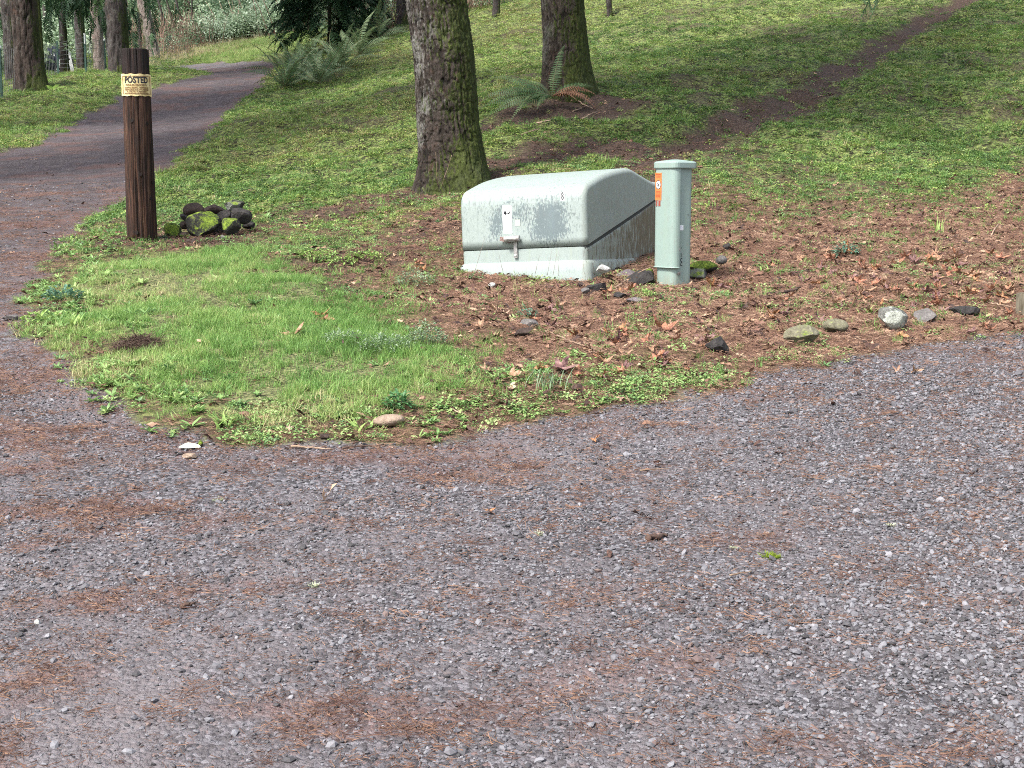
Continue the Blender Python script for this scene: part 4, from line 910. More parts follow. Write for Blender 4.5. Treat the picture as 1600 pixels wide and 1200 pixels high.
forest_tree(575, 38, 42.0, 9, BARK_MOSSY, 73, 'mossy stem leaning left beyond the ferns', 9, -30, 90, 5.5, 1.8, tint=.8)
forest_tree(588, 38, 42.6, 7, BARK_MOSSY, 74, 'mossy stem leaning right beyond the ferns', 9, 26, 90, 5.5, 1.8, tint=.8)
forest_tree(-330, 330, 15.0, 70, BARK_RED, 95, 'unseen fir added just outside the left edge to shade the drive', 18, -2, 2600, 5.0, 3.4)  # this fir and the next are unseen, added so their crowns shade the drive
forest_tree(-190, 200, 22.0, 60, BARK_RED, 96, 'second unseen fir added outside the left edge to shade the upper drive', 18, -2, 3200, 6.0, 3.8)
for i, (px, py, Y, w, mt, lb) in enumerate(((78, 118, 46, 8, BARK_DARK, 'thin dark trunk just right of the big red-brown conifer, far behind the fence'), (96, 110, 52, 6, BARK_GREY, 'slim grey trunk above the covered heap'), (143, 112, 50, 6, BARK_PALE, 'slim pale stem between the dark trunk and the greyish one'), (172, 114, 47, 7, BARK_DARK, 'slim dark trunk left of the wide dark fir'), (6, 120, 44, 9, BARK_GREY, 'grey trunk cut by the left edge of the photo'), (219, 100, 50, 6, BARK_DARK, 'thin dark trunk directly over the top of the wooden post'), (118, 106, 56, 5, BARK_PALE, 'very slim pale stem behind the white tipped fence post'))):
    forest_tree(px, py, Y, w, mt, 100 + i, lb, 13, -3 + i % 3 * 3, 60, 8, 1.6, nth=16, nz=40)
# the dark young conifer at the bend of the drive
def sapling(px, py, Y, H, R, label, tint, n, w=7):
    b = at_depth(px, py, Y); b[2] = gz(b[0], b[1]); root = empty('young_conifer', b); tag(root, label, 'tree')
    trunk_part(root, [(-.3, 0, 0, w * Y / FOC / 2), (H, .05, 0, .01)], 12, 30, H * .6, BARK_DARK, 80, amp=.006, flare=.1)
    crown(root, 0, 0, .55, H, R, n, tint, .62); return root
sapling(515, 66, 36.5, 6.5, 1.35, 'dark young conifer at the bend of the drive, its low boughs over the ferns', .30, 3600)

# ------------------------------------------------------------------ undergrowth and far woods
def bush_kit(n, R, H, L, W, mat, stems=5):
    V, F = [], []
    for i in range(n):
        a = random.uniform(0, 2 * PI); u = random.random(); r = R * math.sqrt(random.random()); z = H * (u ** .8) * (1 - .35 * (r / R) ** 2)
        leaflet(V, F, (r * math.cos(a), r * math.sin(a), z), random.uniform(0, 6.28), L * random.uniform(.6, 1.2), W * random.uniform(.7, 1.2), random.gauss(0, .5))
    return V, F
M_SHRUB = leaf_mat('shrub_leaves', [(0, (.04, .08, .045)), (.35, (.13, .21, .11)), (.7, (.32, .42, .27)), (1, (.52, .62, .46))], .5, .35)
proto_col('shrub', [mesh('shrub', *bush_kit(70, .45, .7, .11, .075, M_SHRUB), M_SHRUB) for k in range(6)])
M_TWIG = leaf_mat('red_brown_twigs', [(0, (.08, .045, .035)), (.5, (.20, .12, .09)), (1, (.34, .25, .19))], .8, 0)
def twigs(n, R, H):
    b = MB()
    for i in range(n):
        a = random.uniform(0, 6.28); r = R * random.random(); x, y = r * math.cos(a), r * math.sin(a); l = H * random.uniform(.5, 1.1); d = rng.normal(0, .22, 2) * l
        b.tube([[x, y, -.05], [x + d[0] * .4, y + d[1] * .4, l * .5], [x + d[0], y + d[1], l]], [.007, .006, .003], 3, False)
    return np.concatenate(b.V), b.F
proto_col('twigs', [mesh('twigs', *twigs(26, .5, .9), M_TWIG) for k in range(4)])
def bush(px, py, Y, R, H, n, tint, label, group=None, name='shrub', tw=5):
    b = at_depth(px, py, Y); b[2] = gz(b[0], b[1]); root = empty(name, b); tag(root, label, 'shrub', group)
    a = rng.uniform(0, 6.28, n); r = R * np.sqrt(rng.uniform(0, 1, n)); x, y = b[0] + r * np.cos(a), b[1] + r * np.sin(a)
    z = height(x, y) - b[2] + rng.uniform(0, 1, n) * H * .55 * (1 - .5 * (r / R) ** 2)
    scatter('leaves', 'shrub', np.stack([x - b[0], y - b[1], z], 1), rng.uniform(.7, 1.2, n) * max(.6, H * .7), tint + rng.normal(0, .2, n), tilt=.3, parent=root)
    if tw:
        k = tw; a = rng.uniform(0, 6.28, k); r = R * .8 * np.sqrt(rng.uniform(0, 1, k)); x, y = b[0] + r * np.cos(a), b[1] + r * np.sin(a)
        scatter('stems', 'twigs', np.stack([x - b[0], y - b[1], height(x, y) - b[2]], 1), rng.uniform(.8, 1.3, k) * H, rng.uniform(.2, .9, k), parent=root)
    return root
SHL = ['second from left', 'third from left', 'fourth from left', 'middle', 'tall sixth from left', 'tallest', 'rightmost', 'leftmost and lowest']
for i, (px, py, Y, H) in enumerate(((330, 68, 53, 1.0), (352, 66, 54, 1.1), (375, 66, 54, 1.15), (398, 65, 54.5, 1.3), (422, 64, 54, 1.5), (446, 63, 53, 1.6), (466, 62, 51, 1.5), (312, 70, 55, .9))):
    bush(px, py, Y, .8, H * 1.2, 44, .84, SHL[i] + ' pale leaved shrub with reddish stems beyond the bright grass', 'pale shrubs beyond the bright grass', tw=1)
WEL = ['right beside the foot of the grey conifer', 'behind the pale dry grass', 'rightmost, under the leaning stems', 'leftmost, behind the grey conifer']
for i, (px, py, Y, H) in enumerate(((262, 92, 48, .9), (283, 84, 50, 1.1), (296, 74, 53, 1.2), (248, 80, 52, 1.3))):
    bush(px, py, Y, .8, H, 12, .42, 'dark leafy shrub at the wood edge, ' + WEL[i], 'leafy shrubs at the wood edge', tw=6)
bush(735, 20, 37, .9, .8, 26, .35, 'dense green shrub high on the bank behind the big mossy fir')
bush(690 + 60, 14, 38.5, .8, .7, 20, .2, 'dark low shrub beside the small trunk high on the bank')
bush(610, 44, 39, .7, .8, 16, .55, 'pale green shrub at the foot of the dark trunk by the big fir')
bush(545, 45, 40, .8, 1.1, 20, .5, 'leafy bush behind the ferns, beside the young conifer')
# dry grass, meadow edge
def dry_grass():
    P = []
    for (px, py, n, s) in ((345, 84, 10, .3), (325, 88, 26, .6), (300, 94, 26, .7), (275, 100, 22, .6), (262, 98, 20, .6), (370, 80, 10, .5), (395, 77, 12, .5), (420, 75, 10, .5), (350, 76, 18, .7), (310, 84, 22, .7)):
        c = at_depth(px, py, 46 if py > 86 else 50 if py > 78 else 52)
        for k in range(n): P.append([c[0] + random.gauss(0, s), c[1] + random.gauss(0, 1.2)])
    P = np.array(P); N = len(P); z = height(P[:, 0], P[:, 1]); scatter('dry_grass', 'dry', np.stack([P[:, 0], P[:, 1], z], 1), rng.uniform(.5, 1.1, N), rng.uniform(.4, 1, N), label='pale dry grass along the sunlit far verge')
dry_grass()
def woods_fill():
    # understory beyond the fence and the bend
    n = 3600; y = rng.uniform(37, 84, n); x = rng.uniform(-.55, -.06, n) * y
    g = sdist(VERGE, x, y); far = sstep(50, 56, y); k = ((y > 56) | (x < -.285 * y - .3)) & (g < -.5); k &= ~((y < 44) & (x > -.32 * y) )
    x, y = x[k], y[k]; n = len(x); u = rng.uniform(0, 1, n)
    h = rng.uniform(0, 1, n) ** 1.6 * (.6 + (y - 36) * .085)
    scatter('undergrowth', 'shrub', np.stack([x, y, height(x, y) + h], 1), rng.uniform(.8, 1.6, n) * (1 + (y - 40) * .018), np.clip(.50 + rng.normal(0, .26, n) + .25 * (fbm(x * .5, y * .5, s=5) - .5), 0, 1), tilt=.5, label='mixed green undergrowth of the woods')
    n = 26; y = rng.uniform(58, 80, n); x = rng.uniform(-.5, -.1, n) * y; k = ((y > 54) | (x < -.3 * y)); x, y = x[k], y[k]
    scatter('brushwood', 'twigs', np.stack([x, y, height(x, y)], 1), rng.uniform(1.0, 3.2, len(x)), rng.uniform(0, .9, len(x)), tilt=.2, label='tangled bare twigs in the woods')
    n = 5200; y = rng.uniform(66, 108, n); x = rng.uniform(-.62, .12, n) * y; z = height(x, y) + rng.uniform(-.2, 1, n) * 15
    a = rng.uniform(0, 6.28, n)
    scatter('far_woods', 'bough', np.stack([x, y, z], 1), rng.uniform(2.6, 5.2, n), .55 + rng.normal(0, .26, n) + .4 * (fbm(x * .22, z * .4, s=8) - .5), turn=np.stack([rng.normal(0, .4, n), rng.uniform(-.2, 1.0, n), a], 1), label='dense far conifer woods closing the view')
    # drooping branch foliage hanging over the fence, top left
    n = 520; x0 = at_depth(105, 10, 37); x = x0[0] + rng.normal(0, 1.0, n); y = 37 + rng.normal(0, 1.2, n); z = x0[2] + .95 + rng.uniform(-1.0, 1.7, n) - .35 * np.abs(x - x0[0])
    tr = empty('hemlock_tree', (x0[0] - .6, 38.5, gz(x0[0] - .6, 38.5))); tag(tr, 'drooping green hemlock boughs hanging over the wire fence', 'tree')
    trunk_part(tr, [(-.3, 0, 0, .11), (9, 0, 0, .03)], 14, 40, 5, BARK_DARK, 91, amp=.01)
    o = np.array(tr.location); scatter('crown', 'bough', np.stack([x, y, z], 1) - o, rng.uniform(.4, .8, n), .38 + rng.normal(0, .16, n), turn=np.stack([rng.normal(0, .3, n), rng.uniform(.5, 1.3, n), rng.uniform(0, 6.28, n)], 1), parent=tr)
woods_fill()

# ------------------------------------------------------------------ rocks
def rock_mat(name, stops, moss=0.0, lich=0.0, sc=1.0):
    m = Mat(name, .85, .3); O = m.obj(); n = m.noise(O, 22 * sc, 6, .65); g = m.noise(O, 90 * sc, 4, .7); b = m.noise(O, 7 * sc, 3)
    c = m.ramp(m.math('ADD', m.math('MULTIPLY', n, .65), m.math('MULTIPLY', g, .35)), stops)
    if lich: c = m.mix(m.math('MULTIPLY', m.ramp(m.math('ADD', b, m.math('MULTIPLY', m.math('SUBTRACT', g, .5), .5)), [(.47, 0.), (.53, 1.)]), lich), c, (.50, .53, .45))
    if moss:
        nz = m.sep(m.N.new('ShaderNodeNewGeometry').outputs['Normal'])
        v = m.math('ADD', m.math('MULTIPLY', nz[2], .30), m.math('ADD', m.math('MULTIPLY', nz[0], -.12), m.math('ADD', m.math('MULTIPLY', b, .8), m.math('MULTIPLY', g, .3))))
        mc = m.ramp(m.math('ADD', m.math('MULTIPLY', g, .6), m.math('MULTIPLY', n, .4)), [(.35, (.018, .028, .004)), (.5, (.085, .13, .012)), (.66, (.24, .31, .035))])
        c = m.mix(m.ramp(v, [(.90 - moss * .33, 0.), (1.02 - moss * .33, .95)]), c, mc)
    m.col(c); m.bump(m.math('ADD', n, m.math('MULTIPLY', g, .5)), .7, .012); return m.m
RM = dict(
    dark=rock_mat('dark_basalt', [(.3, (.010, .009, .009)), (.55, (.033, .030, .029)), (.75, (.08, .073, .07))]),
    brown=rock_mat('brown_rock', [(.3, (.016, .010, .008)), (.55, (.048, .033, .027)), (.75, (.10, .072, .06))]),
    grey=rock_mat('grey_rock', [(.3, (.05, .047, .045)), (.55, (.13, .12, .115)), (.75, (.23, .22, .21))]),
    olive=rock_mat('olive_crusted_rock', [(.3, (.06, .055, .035)), (.55, (.16, .15, .10)), (.75, (.26, .25, .17))], .25),
    moss=rock_mat('mossy_rock', [(.3, (.010, .010, .009)), (.55, (.032, .031, .027)), (.75, (.085, .08, .07))], .95, 0, .8),
    moss2=rock_mat('part_mossy_rock', [(.3, (.012, .012, .011)), (.55, (.04, .038, .034)), (.75, (.10, .095, .085))], .55, .25, .8),
    moss3=rock_mat('moss_covered_rock', [(.3, (.010, .010, .009)), (.55, (.032, .031, .027)), (.75, (.085, .08, .07))], 1.35),
    lichen=rock_mat('lichened_rock', [(.3, (.05, .05, .045)), (.55, (.12, .12, .11)), (.75, (.20, .20, .185))], .15, .55),
    white=rock_mat('whitish_rock', [(.3, (.24, .24, .22)), (.55, (.40, .40, .38)), (.75, (.52, .52, .5))]),
    tan=rock_mat('tan_rock', [(.3, (.14, .10, .07)), (.55, (.27, .20, .15)), (.75, (.38, .30, .23))]),
    violet=rock_mat('grey_violet_slab', [(.3, (.06, .05, .055)), (.55, (.15, .125, .13)), (.75, (.25, .22, .22))]))
def rock(label, px, py, w, h, Y, mat, seed, depth=.8, planes=9, rough=.06, cut=.78, yaw=0., tiltr=0., sub=3, name='rock', group=None, cat='rock'):
    """centre pixel and pixel size; Y distance north (None: on the ground at its foot)"""
    rs = np.random.default_rng(seed)
    if group == 'rocks of the small pile beside the post': Y += float(at(315, 372)[1]) - 11.25; py += 1
    if Y is None: Y = at(px, py + h * .44)[1]; h *= 1.08; py -= 1
    c = at_depth(px, py, Y); s = Y / FOC; dims = np.array([w * s / 2, w * s / 2 * depth, h * s / 2])
    V, F = ICO[sub]; V = V.copy(); w *= 1.08; h *= 1.08
    if planes >= 7: planes = int(planes * 2.2); cut -= .06
    for k in range(planes):
        n = rs.normal(0, 1, 3); n /= np.linalg.norm(n); d = rs.uniform(cut - .16, cut + .1); e = V @ n - d; V = V - np.maximum(e, 0)[:, None] * n
    V *= (1 + rough * 2 * (fbm(V[:, 0] * 2.2 + seed, V[:, 1] * 2.2, V[:, 2] * 2.2, seed, 3) - .5) + rough * .7 * (fbm(V[:, 0] * 7, V[:, 1] * 7, V[:, 2] * 7, seed + 5, 2) - .5))[:, None]
    V = V - (V.max(0) + V.min(0)) / 2; V /= (V.max(0) - V.min(0)) / 2; V = V * dims @ (rot('Y', tiltr) @ rot('Z', yaw)).T
    me = mesh(name, V, F, RM[mat] if isinstance(mat, str) else mat, True)
    sm = np.zeros(len(me.polygons), bool); me.polygons.foreach_set('use_smooth', sm if planes >= 7 else ~sm)
    o = link(name, me, None, c); tag(o, label, cat, group); return o
PILE = 'rocks of the small pile beside the post'
rock('largest mossy rock at the front centre of the pile beside the post', 319, 351, 54, 44, 11.36, 'moss', 1, .8, 8, .07, .8, .3, -.3, 4, group=PILE)
rock('brown round rock on top left of the pile beside the post', 303, 328, 34, 24, 11.46, 'brown', 2, .8, 6, .05, .85, group=PILE)
rock('yellow-green mossy rock at the left end of the pile beside the post', 270, 359, 28, 24, 11.36, 'moss3', 3, .8, 7, .08, .82, .5, group=PILE)
rock('wedge shaped rock with moss patches at the front right of the pile', 361, 353, 31, 27, 11.33, 'moss', 4, .8, 9, .06, .75, .2, .2, group=PILE)
rock('smooth dark grey rock at the right end of the pile', 378, 337, 34, 25, 11.45, 'dark', 5, .8, 8, .04, .8, .4, .1, group=PILE)
rock('dark rock with a mossy cap, topmost on the right of the pile', 366, 320, 31, 20, 11.55, 'moss2', 6, .8, 9, .06, .75, .1, .1, group=PILE)
rock('flat brown slab bridging the back of the pile', 335, 326, 36, 16, 11.68, 'brown', 7, .7, 8, .04, .7, group=PILE)
rock('small flat rock wedged under the brown round rock of the pile', 291, 339, 20, 12, 11.45, 'dark', 8, .8, 9, group=PILE)
rock('round pebble-like rock at the foot of the largest mossy rock', 287, 367, 14, 12, 11.3, 'brown', 9, .9, 4, .04, .9, group=PILE)
rock('dark angular rock in the middle gap of the pile', 352, 338, 24, 22, 11.52, 'dark', 10, .8, 9, group=PILE)
rock('black rock low behind the right end of the pile', 388, 350, 20, 14, 11.6, 'dark', 11, .8, 9, group=PILE)
rock('small brown rock between the left mossy rock and the largest one', 287, 351, 14, 13, 11.42, 'brown', 12, .8, 6, group=PILE)
rock('palm sized grey stone below the wedge shaped mossy rock', 349, 370, 10, 9, 11.2, 'grey', 13, .8, 7, group=PILE)
rock('low dark grey stone at the foot of the wooden post', 255, 373, 17, 10, 11.25, 'dark', 14, .8, 7, group=PILE)
rock('dark core stone under the pile', 325, 352, 60, 30, 11.66, 'dark', 15, .5, 9, group=PILE)
ROW = 'rocks set along the edge of the drive'
rock('splintered near-black rock, leftmost of the row along the drive edge', 1125, 541, 42, 26, None, 'dark', 21, .7, 13, .12, .6, .5, .35, group=ROW)
rock('longest olive-brown rock in the row along the drive edge', 1252, 524, 56, 28, None, 'olive', 22, .7, 8, .05, .82, .2, -.12, 4, group=ROW)
rock('rounded olive rock just right of the longest one in the row', 1305, 510, 40, 21, None, 'olive', 23, .8, 6, .05, .88, group=ROW)
rock('grey rock blotched with white lichen in the row', 1396, 499, 47, 35, None, 'lichen', 24, .8, 7, .05, .85, .4, .15, 4, group=ROW)
rock('blocky brown-grey rock right of the lichened one', 1448, 494, 36, 22, None, 'grey', 25, .8, 10, .03, .66, .3, .1, group=ROW)
rock('flat dark grey slab, near the right end of the row', 1508, 488, 50, 17, None, 'dark', 26, .6, 10, .04, .66, .1, .05, group=ROW)
rock('bright whitish stone against the side of the cabinet', 943, 420, 23, 14, 9.02, 'white', 31, .8, 8, .04, .78)
rock('big dark angular rock between the cabinet and the pedestal', 998, 438, 50, 28, 8.98, 'dark', 32, .7, 10, .06, .7, .3, -.2, 4)
rock('grey-violet rock lying behind the dark angular one by the cabinet', 975, 433, 40, 24, 9.15, 'violet', 33, .8, 9, .05, .72)
rock('mossy rock wedged against the left side of the pedestal', 1014, 432, 16, 26, 9.05, 'moss3', 34, .8, 7, .06, .8)
rock('bright mossy rock on the right of the pedestal', 1098, 417, 46, 20, 9.35, 'moss3', 35, .8, 6, .08, .85)
rock('grey cobble behind the mossy rock right of the pedestal', 1127, 406, 18, 14, 9.5, 'grey', 36, .8, 6, .04, .85)
rock('low mossy stone at the right foot of the pedestal', 1088, 427, 36, 18, 9.15, 'moss2', 37, .8, 7)
rock('long dark flat stone below the cabinet corner', 931, 451, 34, 13, None, 'dark', 41, .6, 10, .05, .68, .2, -.15)
rock('small block at the left tip of the long dark flat stone', 915, 456, 15, 11, None, 'grey', 42, .8, 10, .05, .68)
rock('dark brown stone behind the violet slab in the needles', 969, 463, 22, 11, None, 'dark', 43, .7, 9)
rock('grey-violet slab lying in the needles below the pedestal', 990, 470, 29, 10, None, 'violet', 44, .6, 10, .03, .64, .1, .08)
rock('brown flat slab in the middle of the leaf litter', 818, 520, 32, 13, None, 'brown', 45, .7, 10, .03, .66, .1, -.25)
rock('grey slab just behind the brown one in the leaf litter', 827, 505, 28, 12, None, 'grey', 46, .7, 10, .03, .66, .2, -.1)
rock('small white stone in front of the cabinet', 769, 447, 12, 9, None, 'white', 47, .8, 8)
rock('smooth tan rock at the front edge of the grass', 607, 658, 50, 18, None, 'tan', 48, .7, 5, .04, .92, .1, -.1)
rock('flat grey stone on the needles at far left', 8 + 8, 497, 26, 9, None, 'grey', 49, .7, 7)
rock('tiny pale stone on the gravel at lower left', 58, 972, 11, 8, None, 'white', 50, .8, 8)
rock('flat pinkish stone on the drive near the white bark piece', 296, 713, 24, 8, None, 'tan', 51, .7, 7)
rock('grey brown stone among the weeds behind the tan rock', 507, 683, 16, 8, None, 'brown', 52, .7, 7)
rock('small dark stone under the trees, left of the pedestal row', 1135, 386, 12, 10, None, 'dark', 53, .8, 8)
# weathered square stub at the right edge
sm_ = Mat('weathered_stub_wood', .9); sm_.col(sm_.ramp(sm_.noise(sm_.scaled(sm_.obj(), (1, 1, .2)), 40, 4), [(.35, (.07, .06, .04)), (.65, (.17, .15, .11))]))
c = at(1603, 492); c = at_depth(1604, 489, c[1]); b = MB(); b.box([0, 0, .03], (.085, .085, .16), rot('Z', .4)); b.box([0, 0, .112], (.070, .070, .006), rot('Z', .4)); o = b.build('wooden_stub', sm_.m, None, False, c); tag(o, 'short square grey-brown wooden stub cut off by the right edge of the photo', 'stub')

# ------------------------------------------------------------------ ferns
def frond(L, n, curl, width=.11):
    V, F = [], []; P = []
    for i in range(n + 1):
        t = i / n; P.append((L * (t - .12 * curl * t * t), 0, L * (.55 * t - .62 * curl * t * t)))
    P = np.array(P)
    for i in range(1, n):
        t = i / n; T = P[i + 1] - P[i - 1]; T /= np.linalg.norm(T); w = width * L * min(1, t * 5) * (1 - t ** 1.8) ** .9 * 1.2
        for s in (-1, 1):
            d = np.array([.28, s, -.22 + random.gauss(0, .06)]); d /= np.linalg.norm(d); e = P[i] + d * w * random.uniform(.9, 1.05); q = T * L / n * .27; b = len(V)
            V += [P[i] - q, P[i] + q, e * .55 + P[i] * .45 + q * .9, e, e * .55 + P[i] * .45 - q * .8]; F.append([b, b + 1, b + 2, b + 3, b + 4] if s > 0 else [b, b + 4, b + 3, b + 2, b + 1])
    m = MB(); m.add(V, F); m.tube(P, np.linspace(.005, .0015, n + 1) * L / .8, 4, False, 1); return m
def fern_mat(name, a, b2):
    m = Mat(name, .5, .4); c = m.ramp(m.noise(m.pos(), 7, 3), [(.35, a), (.65, b2)]); m.col(c); m.translucent(c, .3); return m.m
FG = fern_mat('fern_green', (.045, .095, .035), (.13, .21, .085)); FS = fern_mat('fern_stalk', (.16, .14, .06), (.22, .2, .1))
FP = fern_mat('fern_pale', (.11, .17, .08), (.26, .35, .18)); FB = fern_mat('fern_dead', (.13, .055, .03), (.30, .16, .09)); FY = fern_mat('fern_light', (.14, .26, .04), (.25, .38, .08))
def frond_mesh(mats, L, n, curl, width):
    m = frond(L, n, curl, width); me = mesh('frond', np.concatenate(m.V), m.F, list(mats)); me.polygons.foreach_set('material_index', np.array(m.M, np.int32)); return me
FR = [frond_mesh((FG, FS), .8, 30, c, .11) for c in (.7, .95, 1.2, 1.05)]; FRP = [frond_mesh((FP, FS), .8, 30, c, .11) for c in (.8, 1.0, 1.25)]
FRB = [frond_mesh((FB, FB), .6, 18, c, .10) for c in (1.0, 1.25)]; FRY = [frond_mesh((FY, FS), .5, 14, .9, .14)]
def fern(loc, label, specs, group=None):
    """specs: (mesh, azimuth, pitch up, scale)"""
    root = empty('fern', loc); tag(root, label, 'fern', group)
    for me, az, pit, s, *rl in specs:
        o = link('frond', me, root, (0, 0, .02), ((rl[0] if rl else 0) + random.gauss(0, .15), -pit, az)); o.scale = (s, s, s)
        if me in FRB: o['label'] = 'dead brown frond'
    return root
def fern_at(px, py, Y, n, s, label, group=None, pale=.4, dead=1):
    b = at_depth(px, py, Y); b[2] = gz(b[0], b[1])
    sp = [(random.choice(FRP if random.random() < pale else FR), 2 * PI * k / n + random.gauss(0, .25), random.uniform(.1, 1.15), s * 1.3 * random.uniform(.6, 1.1), random.gauss(0, .5)) for k in range(int(n * 1.35))]
    sp += [(random.choice(FRB), random.uniform(0, 6.28), random.uniform(-.5, -.1), s) for k in range(dead)]
    return fern(b, label, sp, group)
G = 'sword ferns massed at the right edge of the far drive'
fern_at(445, 150, 28.0, 16, 1.15, 'dark green sword fern nearest the drive, at the lower left of the fern mass', G, .2)
fern_at(468, 128, 29.5, 15, 1.3, 'upright sword fern just below the dark young conifer', G, .35)
fern_at(497, 138, 28.6, 15, 1.05, 'grey-green arching sword fern in the middle of the fern mass', G, .8)
fern_at(536, 112, 30.5, 15, 1.1, 'pale sword fern right of the young conifer trunk', G, .9)
fern_at(560, 92, 33, 13, 1.1, 'pale fern higher up, towards the top of the fern mass', G, .9)
fern_at(520, 124, 30.0, 12, .95, 'greyish fern behind the arching middle one', G, .8, 2)
fern_at(590, 72, 36, 13, 1.15, 'grey-green fern at the top right end of the fern mass', G, .9)
fern_at(478, 108, 32, 13, 1.1, 'green fern behind the upright one, close to the meadow', G, .5)
fern_at(455, 120, 31, 10, .9, 'small fern leaning over the drive edge at the bend', G, .3)
b = at_depth(862, 166, 17.2); b[2] = gz(b[0], b[1]) + .13
fern(b, 'dark green sword fern with one upright frond at the mossy fir foot',
     [(FR[0], PI * .35, .95, .98)] + [(FR[k % 4], PI * a, p, q, -ro) for k, (a, p, q, ro) in enumerate(((1.02, .18, 1.05, .9), (1.06, .0, 1.15, .8), (1.10, -.18, 1.1, .7), (.97, .35, .9, 1.0), (1.16, -.05, .95, .6), (1.13, .22, .85, .8), (1.2, -.3, .95, .4), (1.03, -.1, 1.2, .9), (1.30, -.25, .7, .2), (1.38, -.3, .75, .1), (1.24, -.1, .8, .4)))]
     + [(FRP[1], PI * 1.05, .6, .5, -.8), (FR[2], -.05, .35, .75, .7), (FR[3], .1, .2, .6, .7)] + [(FRB[k % 2], a, p, q, ro) for k, (a, p, q, ro) in enumerate(((-.15, .1, 1.0, .6), (-.3, .0, 1.1, .5), (-.5, -.1, 1.0, .3), (.05, .05, .95, .7), (-.8, -.1, .8, .2), (-.2, .25, 1.0, .6), (-.4, -.2, 1.1, .4), (0., -.1, 1.1, .5)))])
for px, py, l in ((83, 142, 'small light green fern under the big red-brown trunk'), (205, 133, 'low dark fern clump in the grass behind the wooden post')):
    b = at_depth(px, py, 28.4 if px < 100 else 31); b[2] = gz(b[0], b[1]); fern(b, l, [((FRY[0] if px < 100 else FR[2]), random.uniform(0, 6.28), random.uniform(-.1, .4), random.uniform(.7, 1.0)) for k in range(8)])
b = at_depth(262, 112, 36.5); b[2] = gz(b[0], b[1]); fern(b, 'dark fern where the verge meets the far end of the drive', [(FR[2], random.uniform(0, 6.28), random.uniform(-.2, .1), random.uniform(.6, .9)) for k in range(12)])

# ------------------------------------------------------------------ fallen leaves, cones, sticks
def maple(seed):
    rs = np.random.default_rng(seed); tips = [(-2.45, .55), (-1.45, .8), (-.72, .95), (0, 1.1), (.72, .95), (1.45, .8), (2.45, .55)]
    P = []
    for i, (a, r_) in enumerate(tips):
        r_ *= rs.uniform(.85, 1.08); P.append((a - .17, r_ * .70)); P.append((a, r_)); P.append((a + .17, r_ * .70))
        if i < 6: P.append(((a + tips[i + 1][0]) / 2, .36))
    P = [(-PI + .35, .22)] + P + [(PI - .35, .22)]
    n = len(P); V = [(0, 0, 0)]; k1, k2, ph = rs.uniform(.5, 1.2), rs.uniform(.15, .4), rs.uniform(0, 6)
    for ring in (.55, 1.0):
        for a, r_ in P:
            x, y = r_ * ring * math.cos(a), r_ * ring * math.sin(a); V.append((x, y, k1 * (y * y) * rs.uniform(.7, 1.3) + k2 * math.sin(4 * a + ph) * ring * r_ + .1 * x))
    F = [[0, 1 + i, 2 + i] for i in range(n - 1)] + [[1 + i, 1 + n + i, 2 + n + i, 2 + i] for i in range(n - 1)]
    b = MB(); b.add(V, F); b.tube([(0, 0, 0), (-.45, .03, .03), (-.9, rs.uniform(-.2, .2), .1)], [.02, .015, .012], 4, False); return np.concatenate(b.V), b.F
def leafm(name, a, b2, c2):
    m = Mat(name, .55, .35); n = m.noise(m.obj(), 3.2, 4); c = m.ramp(n, [(.3, a), (.5, b2), (.72, c2)]); m.col(c); m.translucent(c, .15); m.bump(m.voro(m.obj(), 5), .3, .05); return m.m
LM = [leafm('leaf_tan', (.16, .08, .05), (.29, .17, .105), (.42, .28, .18)), leafm('leaf_russet', (.16, .06, .035), (.30, .13, .08), (.42, .22, .13)), leafm('leaf_purple_brown', (.07, .035, .035), (.16, .08, .075), (.28, .17, .15)),
      leafm('leaf_orange', (.20, .08, .035), (.34, .16, .075), (.46, .27, .15)), leafm('leaf_pale', (.30, .20, .13), (.42, .32, .21), (.52, .43, .3))]
LEAF = [[mesh('fallen_leaf', *maple(s), mt, True) for s in range(3)] for mt in LM]
used_labels = set()
def leaf(px, py, w, mi, label, group=None, flat=.25, yaw=None):
    p = at(px, py); s = w * p[1] / FOC / 1.9; o = link('fallen_leaf', random.choice(LEAF[mi]), None, (p[0], p[1], p[2] + .008 + s * .16), (.12 + random.gauss(0, flat), random.gauss(0, flat), random.uniform(0, 6.28) if yaw is None else yaw))
    o.scale = (s, s, s); tag(o, label, 'leaf', group); return o
leaf(459, 527, 52, 0, 'curled tan leaf lying on the bright grass, left of the tawny leaf clump', None, .15, 1.6)
leaf(500, 497, 40, 3, 'crumpled orange-brown leaf in the grass behind the curled tan one'); leaf(508, 503, 28, 1, 'russet leaf tucked under the orange-brown one in the grass')
leaf(1035, 520, 56, 1, 'large red-brown leaf left of the splintered black rock', None, .3); leaf(1058, 527, 40, 0, 'pale tan leaf touching the large red-brown one')
leaf(1025, 562, 44, 1, 'folded red-brown leaf close to the drive edge'); leaf(1038, 568, 30, 3, 'orange leaf beside the folded red-brown one at the drive edge')
leaf(875, 582, 62, 2, 'long purple-brown leaf in the weeds at the island front', None, .25, .4); leaf(905, 590, 34, 1, 'russet leaf right of the long purple-brown one')
leaf(795, 610, 34, 4, 'pale yellow leaf at the end of the grass'); leaf(718, 650, 30, 4, 'pale yellow leaf in the weeds at the front edge')
leaf(1428, 585, 26, 0, 'lone tan leaf on the gravel at the right'); leaf(929, 691, 26, 3, 'orange-tan leaf on the gravel below the weeds'); leaf(706, 707, 16, 1, 'small upright russet leaf on the gravel', None, 1.0)
